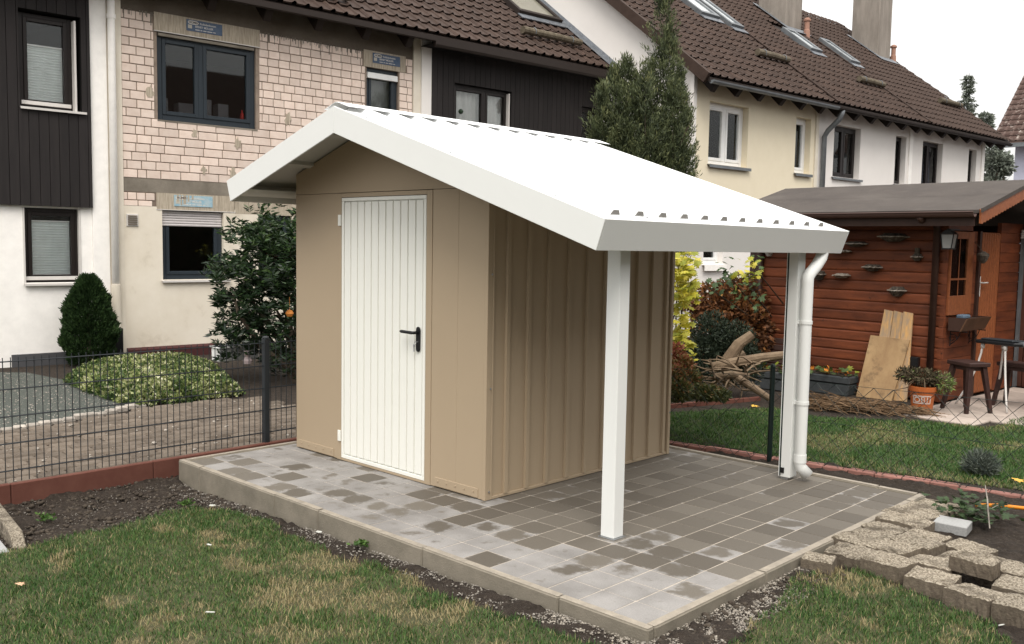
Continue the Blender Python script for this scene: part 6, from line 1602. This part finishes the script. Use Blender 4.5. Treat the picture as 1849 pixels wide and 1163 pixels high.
MB().prism([(-.27, -.10), (.20, -.15), (.30, -.05), (.30, .08), (.18, .15), (-.25, .13)], lambda p, t: (p[0], p[1], .715 + .04 * t)).build("tray", m_black, gr, bevel=.012)
MB().prism([(-.22, -.07), (.15, -.10), (.22, .06), (-.2, .09)], lambda p, t: (p[0], p[1], .756 + .018 * t)).build("grill_plate", m_fence, gr, bevel=.006)
MB().obox((.25, -.02, .735), (.13, .14, .05)).build("side_grip", m_zinc, gr, bevel=.02)
for (x0, y0, x1, y1) in ((.08, -.10, .22, -.26), (.24, .05, .44, .10), (-.20, -.05, -.42, -.16), (-.05, .1, -.2, .3)):
    pts = [(x0 + (x1 - x0) * t ** 1.6, y0 + (y1 - y0) * t ** 1.6, .71 * (1 - t)) for t in np.linspace(0, 1, 8)]
    MB().tube(pts, .012, 8).tube([(x0, y0, .714), (x0, y0, .66)], .022, 8).build("leg", m_alu, gr, smooth=True)
yp = thing("plant_pot", "large ochre yellow pot with a green stake at the right edge", "plant pot", tuple(bw(1.02, 7.75, -.034)))
MB().lathe([(.16, 0), (.20, .02), (.25, .40), (.27, .41), (.27, .47), (.24, .47), (.23, .40)], (0, 0, 0), 20).build("pot", m_yellowpot, yp, smooth=False)
MB().tube([(-.12, -.1, .4), (-.12, -.1, .80)], .022, 8).build("stake", m_green_post, yp)
P, d = crown_points([(np.array([.02, 0, .6]), (.2, .18, .16), 1)], 260)
leaves("foliage", P, d, .07, .05, m_big, yp)
ch_ = thing("garden_chair", "dark garden chair cut off at the right edge of the picture", "chair", tuple(bw(1.10, 6.9, -.034)), -BA)
MB().box(.0, .42, -.2, .22, .40, .43).build("seat", m_stool, ch_, bevel=.01)
MB().box(.0, .03, -.23, -.20, .62, .65).box(.0, .42, -.235, -.20, .655, .675).build("armrest", m_stool, ch_, bevel=.004)
for (x, y) in ((.02, -.2), (.40, -.2), (.02, .2), (.40, .2)): MB().tube([(x, y, .40), (x + (.04 if x > .2 else -.04), y, 0)], .014, 8).build("leg", m_zinc, ch_)
MB().box(.40, .43, -.2, .22, .45, .95).build("backrest", m_stool, ch_, bevel=.01)
op = thing("plant_pot", "orange plastic pot with OBI lettering and withered plants at the terrace edge", "plant pot", tuple(gz(1664, 744, -.045)), .30)
MB().lathe([(.095, 0), (.105, .01), (.128, .235), (.140, .237), (.142, .285), (.132, .287), (.126, .24), (.10, .20)], (0, 0, 0), 28).build("pot", m_pot, op)
m_potwhite = mat("pot_white_print", (.55, .45, .40), .5)
def on_pot(mb, name, m, lift):
    def f(p):
        r_ = .1065 + (p[2] - .01) * (.128 - .1065) / .225 + lift; a = p[0] / .118 - math.pi / 2; return (r_ * math.cos(a), r_ * math.sin(a), p[2])
    mb.v = [f(p) for p in mb.v]; return mb.build(name, m, op)
def strip(mb, x0, x1, z0, z1, n=8):
    for k in range(n):
        a, b = x0 + (x1 - x0) * k / n, x0 + (x1 - x0) * (k + 1) / n; mb.add([(a, 0, z0), (b, 0, z0), (b, 0, z1), (a, 0, z1)], [(0, 1, 2, 3)])
    return mb
mb = MB(); strip(mb, -.095, .095, .105, .117); strip(mb, -.095, .095, .183, .196); strip(mb, -.095, -.083, .117, .183, 1); strip(mb, .083, .095, .117, .183, 1)
on_pot(mb, "print_frame", m_potwhite, .0022)
mb = MB()
for k in range(20):
    a, b = 2 * math.pi * k / 20, 2 * math.pi * (k + 1) / 20
    mb.add([(-.046 + r_ * math.cos(t), 0, .15 + r_ * .95 * math.sin(t)) for t, r_ in ((a, .021), (b, .021), (b, .033), (a, .033))], [(0, 1, 2, 3)])
strip(mb, -.006, .004, .120, .180, 1)
for z0, z1 in ((.120, .128), (.146, .154), (.172, .180)): strip(mb, .004, .026, z0, z1, 2)
strip(mb, .026, .034, .126, .148, 1); strip(mb, .024, .031, .152, .174, 1); strip(mb, .050, .060, .120, .180, 1)
on_pot(mb, "lettering", m_potwhite, .0024)
MB().lathe([(.125, .25), (.06, .262), (.002, .265)], (0, 0, 0), 16).build("soil", m_soil, op)
m_dead = leaf_mat("withered_leaf", [(0, (.03, .022, .014)), (.5, (.08, .065, .035)), (.8, (.17, .15, .09)), (1, (.16, .24, .06))], .7, .15)
P, d = crown_points([(np.array([-.02, .03, .38]), (.20, .15, .08), 1.2), (np.array([.19, .05, .33]), (.11, .12, .10), .8), (np.array([-.16, 0, .40]), (.12, .1, .07), .5)], 1500)
leaves("withered_plant", P, d + rng.normal(0, .7, d.shape), .04 + .03 * rng.random(len(P)), .016, m_dead, op, np.clip(rng.normal(.4, .25, len(P)) + .5 * (P[:, 0] > .15), 0, 1))
mb = MB()
for k in range(26):
    a = random.random() * 6.283; mb.tube([(0, 0, .26), (.1 * math.cos(a), .09 * math.sin(a), .38), (.24 * math.cos(a), .2 * math.sin(a), .36 + random.uniform(-.08, .1))], .003, 3, False)
mb.tube([(-.12, -.03, .27), (-.3, -.06, .22), (-.42, -.1, .08)], .005, 4); mb.build("dry_stem", m_deadwood, op)

def trough(label, a, b, hgt, flowers):
    a, b = Vector(a), Vector(b); L_ = (b - a).length; c = (a + b) / 2; rot = math.atan2(b.y - a.y, b.x - a.x)
    t = thing("planter_trough", label, "planter", tuple(c), rot, "dark grey planter troughs along the cabin wall")
    MB().prism([(-L_ / 2 + .02, 0), (L_ / 2 - .02, 0), (L_ / 2, hgt * .58), (-L_ / 2, hgt * .58)], lambda p, q: (p[0], -.01 + .24 * q, p[1])).build("body", m_trough, t, bevel=.012)
    MB().box(-L_ / 2 - .008, L_ / 2 + .008, -.022, .242, hgt * .60, hgt).build("rim", m_trough, t, bevel=.015)
    MB().box(-L_ / 2 + .02, L_ / 2 - .02, 0, .22, hgt + .001, hgt + .012).build("soil", m_soil, t)
    mg = tinted(m_big, (.7, .95), "leaf"); ml = tinted(m_lime, (.2,), "leaf"); n_ = int(L_ * 75)
    for k in range(n_):
        p = Vector((random.uniform(-L_ / 2, L_ / 2), random.uniform(-.05, .2), hgt + random.uniform(.0, .09))); me = random.choice(mg + mg + ml); s_ = random.uniform(.08, .13)
        inst("leaf", me, t, Matrix.Translation(p) @ Matrix.Rotation(random.random() * 6.28, 4, 'Z') @ Matrix.Rotation(random.gauss(.5, .4), 4, 'X') @ Matrix.Scale(s_, 4))
    fo = lobed_mesh(mat("orange_blossom", (.62, .22, .03), .6), "blossom")
    for k in range(flowers):
        p = Vector((random.uniform(-L_ / 2, L_ / 2), random.uniform(-.07, .1), hgt + random.uniform(.01, .12)))
        inst("blossom", fo, t, Matrix.Translation(p) @ Matrix.Rotation(random.random() * 6.28, 4, 'Z') @ Matrix.Rotation(random.gauss(.8, .3), 4, 'X') @ Matrix.Scale(.085, 4))
trough("dark grey trough of nasturtiums between the downpipe and the leaning boards", bw(-1.50, 6.42, -.05), bw(-.93, 6.46, -.05), .235, 14)
trough("dark grey trough of nasturtiums left of the far canopy post", bw(-2.10, 6.10, -.05), bw(-1.58, 6.16, -.05), .235, 8)

def leaning(name, label, cat, bl, br, tl, tr, th, m, planks=1):
    bl, br, tl, tr = map(Vector, (bl, br, tl, tr)); n_ = (br - bl).cross(tl - bl).normalized() * th; base = (bl + br) / 2
    t = thing(name, label, cat, tuple(base))
    for k in range(planks):
        a, b = k / planks + (.006 if k else 0), (k + 1) / planks - (.006 if k < planks - 1 else 0)
        q = [bl.lerp(br, a), bl.lerp(br, b), tl.lerp(tr, b), tl.lerp(tr, a)]; q[2] = q[2] + (q[2] - q[1]) * random.uniform(-.03, .02) * (planks > 1)
        dz = -n_ * (.25 * (k % 2)) if planks > 1 else Vector((0, 0, 0))
        vs = [tuple(p - base + dz) for p in q] + [tuple(p - base - n_ + dz) for p in q]
        MB().add(vs, [(0, 1, 2, 3), (7, 6, 5, 4), (0, 4, 5, 1), (1, 5, 6, 2), (2, 6, 7, 3), (3, 7, 4, 0)]).build("plank" if planks > 1 else "board", m, t, bevel=.002)
leaning("leaning_board", "weathered plywood sheet leaning in front of the taller planks", "board", bw(-.895, 6.56, -.05), bw(-.475, 6.60, -.05), bw(-.85, 6.755, .685), bw(-.375, 6.775, .665), .022, m_ply)
leaning("leaning_planks", "tall grey yellow planks leaning on the cabin behind the plywood sheet", "planks", bw(-.80, 6.66, -.05), bw(-.335, 6.68, -.05), bw(-.735, 6.838, 1.00), bw(-.385, 6.838, .985), .026, m_plank, 3)
bn = thing("slatted_seat", "brown slatted folding seat against the cabin, behind the far canopy post", "bench", tuple(bw(-2.05, 6.62, -.05)), -BA)
for k in range(5): MB().box(-.28, .34, .08 + k * .022, .10 + k * .022, .18 + k * .083, .252 + k * .083).build("slat", m_brownpipe, bn, bevel=.005)
for x in (-.24, .30): MB().prism([(.05, 0), (.09, 0), (.205, .62), (.175, .62)], lambda p, t: (x - .015 + .03 * t, p[0] + .02, p[1])).build("frame_leg", m_brownpipe, bn)

# logs and brushwood
def log(label, pts, r):
    P_ = [at(*p) for p in pts]; base = Vector((P_[0].x, P_[0].y, min(p.z for p in P_)))
    o = MB().tube([p - base for p in P_], r, 10).build("log", m_deadwood, None); o.location = base
    tag(o, label, "log", "bleached logs piled left of the cabin")
log("thick pale log lying across the pile towards the canopy post", [(1288, 663, 9.2), (1330, 654, 9.15), (1375, 646, 9.1), (1420, 641, 9.05)], [.050, .050, .045, .042])
log("curved pale limb rising steeply from the log pile", [(1305, 668, 9.3), (1315, 648, 9.3), (1333, 622, 9.3), (1358, 604, 9.3)], [.055, .060, .055, .045])
log("shorter log lying low in front of the pile", [(1290, 680, 9.0), (1320, 676, 8.95), (1352, 680, 8.95)], [.035, .038, .03])
log("thin log slanting down to the red edging", [(1332, 682, 8.8), (1360, 700, 8.75), (1390, 720, 8.7)], [.034, .034, .030])
log("short stub end log behind the thick log", [(1325, 650, 9.5), (1345, 640, 9.5)], [.05, .045])
mb = MB()
for k in range(60):
    p = at(random.uniform(1285, 1360), random.uniform(655, 705), 9.1 + random.uniform(-.3, .3)); q = p + Vector((random.gauss(0, .16), random.gauss(0, .12), random.gauss(.02, .08)))
    mb.tube([p, (p + q) / 2 + Vector((0, 0, .02)), q], [.012, .010, .005], 4)
tag(mb.build("brushwood", m_deadwood), "tangle of sticks among the pale logs left of the cabin", "brushwood", kind='stuff')
mb = MB(); m_twig = mat("brown_twig", (.10, .062, .035), .9, (.20, .125, .068), 14)
for k in range(900):
    f = random.random(); b0 = Vector(gz(1450, 742, -.05)).lerp(gz(1655, 752, -.05), f)
    p = b0 + Vector((random.gauss(0, .06), .28 * random.random() + .0, 0)); p.z = -.04 + random.random() ** 1.4 * (.16 - .10 * f)
    q = p + Vector((random.gauss(0, .16), random.gauss(0, .07), random.gauss(.0, .03))); q.z = max(q.z, -.045)
    mb.tube([p, (p + q) / 2 + Vector((random.gauss(0, .015), 0, .008)), q], [.005, .0045, .002], 3, False)
tag(mb.build("twig_pile", m_twig), "long low heap of brown twigs on the edge of the neighbour's lawn", "brushwood", kind='stuff')
# back border of the neighbour's lawn
be2 = thing("border_edging", "thin red edging along the flower border left of the cabin", "edging", tuple(gz(1215, 736, -.05)))
a, b = Vector(gz(1205, 737, -.05)), Vector(gz(1372, 723, -.05)); base = Vector(gz(1215, 736, -.05)); n = 5
for k in range(n):
    p, q = a.lerp(b, k / n), a.lerp(b, (k + .97) / n); c = (p + q) / 2 - base
    MB().obox((0, 0, 0), ((q - p).length, .05, .12)).build("edging_board", m_redkerb, be2, bevel=.006, mtx=Matrix.Translation(c + Vector((0, 0, -.015))) @ Matrix.Rotation(math.atan2((q - p).y, (q - p).x), 4, 'Z'))

# ------------------------------------------------------------------ rough concrete blocks right of the patio
def block(label, x, y, rot, lx=.25, ly=.175, hgt=.12, ztop=.02, tilt=(0, 0), m=None, name="concrete_block"):
    nx_, ny_ = 16, 11; mb = MB(); vs = []; hx, hy = lx / 2, ly / 2; ph = random.random() * 100
    def g2(u, v): return float(fbm(np.array([u * 14 + ph]), np.array([v * 14 + ph]), 4, 3)[0]) - .45
    for j in range(ny_ + 1):
        for i in range(nx_ + 1):
            u, v = -hx + lx * i / nx_, -hy + ly * j / ny_; e = 1 if (i in (0, nx_) or j in (0, ny_)) else 0
            vs.append((u * (1 - .03 * e) + g2(u + 5, v) * .008 * e, v * (1 - .03 * e) + g2(u, v + 7) * .008 * e, g2(u, v) * .016 + (random.random() - .5) * .007 - .008 * e))
    fs = [(j * (nx_ + 1) + i, j * (nx_ + 1) + i + 1, (j + 1) * (nx_ + 1) + i + 1, (j + 1) * (nx_ + 1) + i) for j in range(ny_) for i in range(nx_)]
    ring = [i for i in range(nx_ + 1)] + [(j + 1) * (nx_ + 1) - 1 for j in range(1, ny_ + 1)] + [ny_ * (nx_ + 1) + i for i in range(nx_ - 1, -1, -1)] + [j * (nx_ + 1) for j in range(ny_ - 1, 0, -1)]
    n0 = len(vs); 
    for dz in (-hgt * .5, -hgt):
        for q in ring: vs.append((vs[q][0] * 1.02 + random.uniform(-.003, .003), vs[q][1] * 1.02 + random.uniform(-.003, .003), dz))
    k = len(ring)
    for i in range(k):
        a, b = ring[i], ring[(i + 1) % k]; fs += [(a, n0 + i, n0 + (i + 1) % k, b), (n0 + i, n0 + k + i, n0 + k + (i + 1) % k, n0 + (i + 1) % k)]
    fs.append(tuple(n0 + k + i for i in range(k - 1, -1, -1)))
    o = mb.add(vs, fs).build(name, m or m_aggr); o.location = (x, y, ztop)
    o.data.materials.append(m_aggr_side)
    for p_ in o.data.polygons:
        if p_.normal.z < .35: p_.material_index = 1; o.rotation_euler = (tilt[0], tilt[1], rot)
    return tag(o, label, "concrete block", "rough exposed aggregate blocks beside the patio")
ordn = ["first", "second", "third", "fourth", "fifth", "sixth"]
block("short stub of a rough block standing against the patio kerb, nearest the lawn", 2.070, .535, .25, .17, .13, .13, .02)
for r_, (nm, y0, slope_, xs_, z_) in enumerate((("front", .80, -.06, (2.13, 2.36, 2.60, 2.83, 3.07, 3.32), .018), ("second", 1.00, -.04, (2.08, 2.30, 2.53, 2.98, 3.22), .026), ("third", 1.19, -.03, (2.12, 2.36, 2.60, 2.84, 3.08), .030), ("fourth", 1.385, -.02, (2.09, 2.33, 2.57), .030), ("fifth", 1.59, 0, (2.12, ), .028), ("sixth", 1.79, 0, (2.09, ), .026), ("seventh", 1.99, 0, (2.11, ), .020), ("back", 2.18, .0, (2.12, ), .010))):
    for i, xb in enumerate(xs_):
        lab = f"{ordn[i]} rough block from the patio kerb in the {nm} row" if len(xs_) > 1 else f"only rough block in the {nm} row beside the patio kerb"
        block(lab, xb + .02 * random.random(), y0 + slope_ * (xb - 2.1) * 3 + random.gauss(0, .008), random.gauss(-.10, .09), .236 if len(xs_) > 1 else .30, .198, .12, z_ + random.gauss(0, .010), (random.gauss(.02, .035), random.gauss(0, .035)))
block("rough block lying on its side on top of the others, showing a smooth face", 2.745, .935, -.02, .225, .12, .085, .092, (0.06, .02))
o = MB().box(-.098, .098, -.088, .088, -.06, 0).build("grey_paver_block", m_greypaver, None, bevel=.004); o.location = (2.34, 1.82, .012); o.rotation_euler = (.02, .02, .12)
tag(o, "clean grey square paver lying on the soil behind the rough blocks", "paver")
hp = [(2.30, 2.37, .0), (2.42, 2.42, .015), (2.62, 2.475, .02), (2.9, 2.52, .0), (3.3, 2.5, -.03), (3.9, 2.3, -.05)]
o = MB().tube([Vector(p) - Vector(hp[0]) for p in hp], .0125, 10).build("garden_hose", m_hose, None, smooth=True); o.location = hp[0]; tag(o, "bright orange hose end lying on the dark soil", "hose")
o = MB().tube([(0, 0, 0), (-.03, .05, .10), (-.05, .09, .16), (-.08, .13, .24)], [.004, .006, .005, .003], 5).tube([(-.03, .05, .10), (.02, .08, .14)], [.004, .002], 4).build("dry_twig", m_palestone, None); o.location = (2.51, 1.98, -.03); tag(o, "pale dry twig standing in the soil by the hose", "twig")
vb = Vector((2.33, 2.15, -.05)); ivy = thing("low_green_plant", "low dark green leafy plant between the rough blocks and the hose", "plant", tuple(vb))
mg = tinted(m_big, (.05, .25, .4), "leaf")
for k in range(150):
    p = Vector((random.gauss(.02, .10), random.gauss(-.02, .11), random.uniform(.03, .15))); inst("leaf", random.choice(mg), ivy, Matrix.Translation(p) @ Matrix.Rotation(random.random() * 6.28, 4, 'Z') @ Matrix.Rotation(random.gauss(.3, .4), 4, 'X') @ Matrix.Scale(random.uniform(.06, .10), 4))
lvb = Vector((1.985, 3.50, -.05)); lav = thing("lavender_shrub", "small grey green lavender shrub behind the salmon edging", "shrub", tuple(lvb))
m_lav = leaf_mat("lavender_leaf", [(0, (.05, .062, .05)), (.6, (.11, .13, .105)), (1, (.20, .23, .19))], .7, .15)
P, d = crown_points([(np.array([0, 0, .09]), (.14, .13, .11), 1)], 1500); d[:, 2] = abs(d[:, 2])
leaves("foliage", P * np.array([.85, .85, .9]), d + rng.normal(0, .5, d.shape) + np.array([0, 0, .5]), .03 + .05 * rng.random(len(P)), .008, m_lav, lav)
def small(name, label, cat, p, size, m, rot=0):
    me = lobed_mesh(m, name); o = inst(name, me); o.location = p; o.scale = (size,) * 3; o.rotation_euler = (.15, .1, rot); return tag(o, label, cat)
m_yl = mat("yellow_fallen_leaf", (.60, .36, .06), .7); m_pl = mat("peach_fallen_leaf", (.62, .38, .24), .7); m_scrap = mat("white_scrap", (.48, .48, .44), .8)
small("fallen_leaf", "yellow fallen leaf on the soil right of the lavender", "leaf", (2.24, 3.40, -.01), .16, m_yl, 1)
small("fallen_leaf", "peach coloured fallen leaf on the lawn at the lower left", "leaf", (-.70, -2.65, -.07), .075, m_pl, 2)
small("fallen_leaf", "yellow fallen leaf by the log pile on the far lawn edge", "leaf", tuple(gz(1355, 731, -.02)), .14, m_yl, .4)
def scrap(label, p, l, w_, rot):
    l *= .75; w_ *= .7
    o = MB().prism([(-l / 2, -w_ / 2), (l * .1, -w_ * .6), (l / 2, -w_ * .2), (l * .4, w_ / 2), (-l * .35, w_ * .4)], lambda q, t: (q[0], q[1], .003 * t)).build("white_scrap", m_scrap); o.location = p; o.rotation_euler = (.2, .1, rot); tag(o, label, "scrap")
scrap("short white scrap on the lawn left of the middle", (-.612, -1.638, -.07), .045, .016, .3)
scrap("thin white scrap near the bottom edge of the picture", (.312, -2.129, -.065), .06, .012, .9)
scrap("white scrap at the corner between soil bed and lawn", (-1.50, -1.14, -.12), .06, .03, 1.1)
scrap("white scrap beside the concrete kerb", (-.41, -1.02, -.08), .05, .03, .5)
scrap("thin pale stick on the soil at the right edge", (3.02, .46, -.06), .07, .010, 1.3)
es = thing("edge_stone", "weathered concrete edging stone leaning at the left border of the soil bed", "stone", (-1.90, -2.31, -.14), math.atan2(-.095, .69))
MB().prism([(-.48, -.1), (.36, -.1), (.40, .0), (.28, .075), (-.48, .085)], lambda p, t: (p[0], -.035 + .07 * t, p[1])).build("stone", m_aggr, es, bevel=.008)
o = MB().box(-.45, .10, -.25, .0, -.03, .0).build("path_slab", m_greypaver, None, bevel=.004); o.location = (-1.55, -2.43, -.125); o.rotation_euler = (0, 0, -.12); tag(o, "pale paving slab corner at the left edge below the edging stone", "paving slab")
# tiny weeds
m_weed = leaf_mat("weed_leaf", [(0, (.04, .09, .02)), (1, (.10, .18, .04))], .5, .2)
for (label, p) in (("small green weed in the soil beside the kerb corner", (-1.72, -1.22, -.15)), ("small green weed at the foot of the front kerb", (-.06, -.97, -.09)), ("tiny green weed at the left of the soil bed", (-1.98, -2.05, -.14))):
    t_ = thing("weed", label, "weed", p); k = 60; d = rng.normal(size=(k, 3)); d[:, 2] = abs(d[:, 2]) * .7
    leaves("foliage", rng.normal(0, .02, (k, 3)) * np.array([1, 1, .4]) + np.array([0, 0, .012]), d, .03, .016, m_weed, t_)
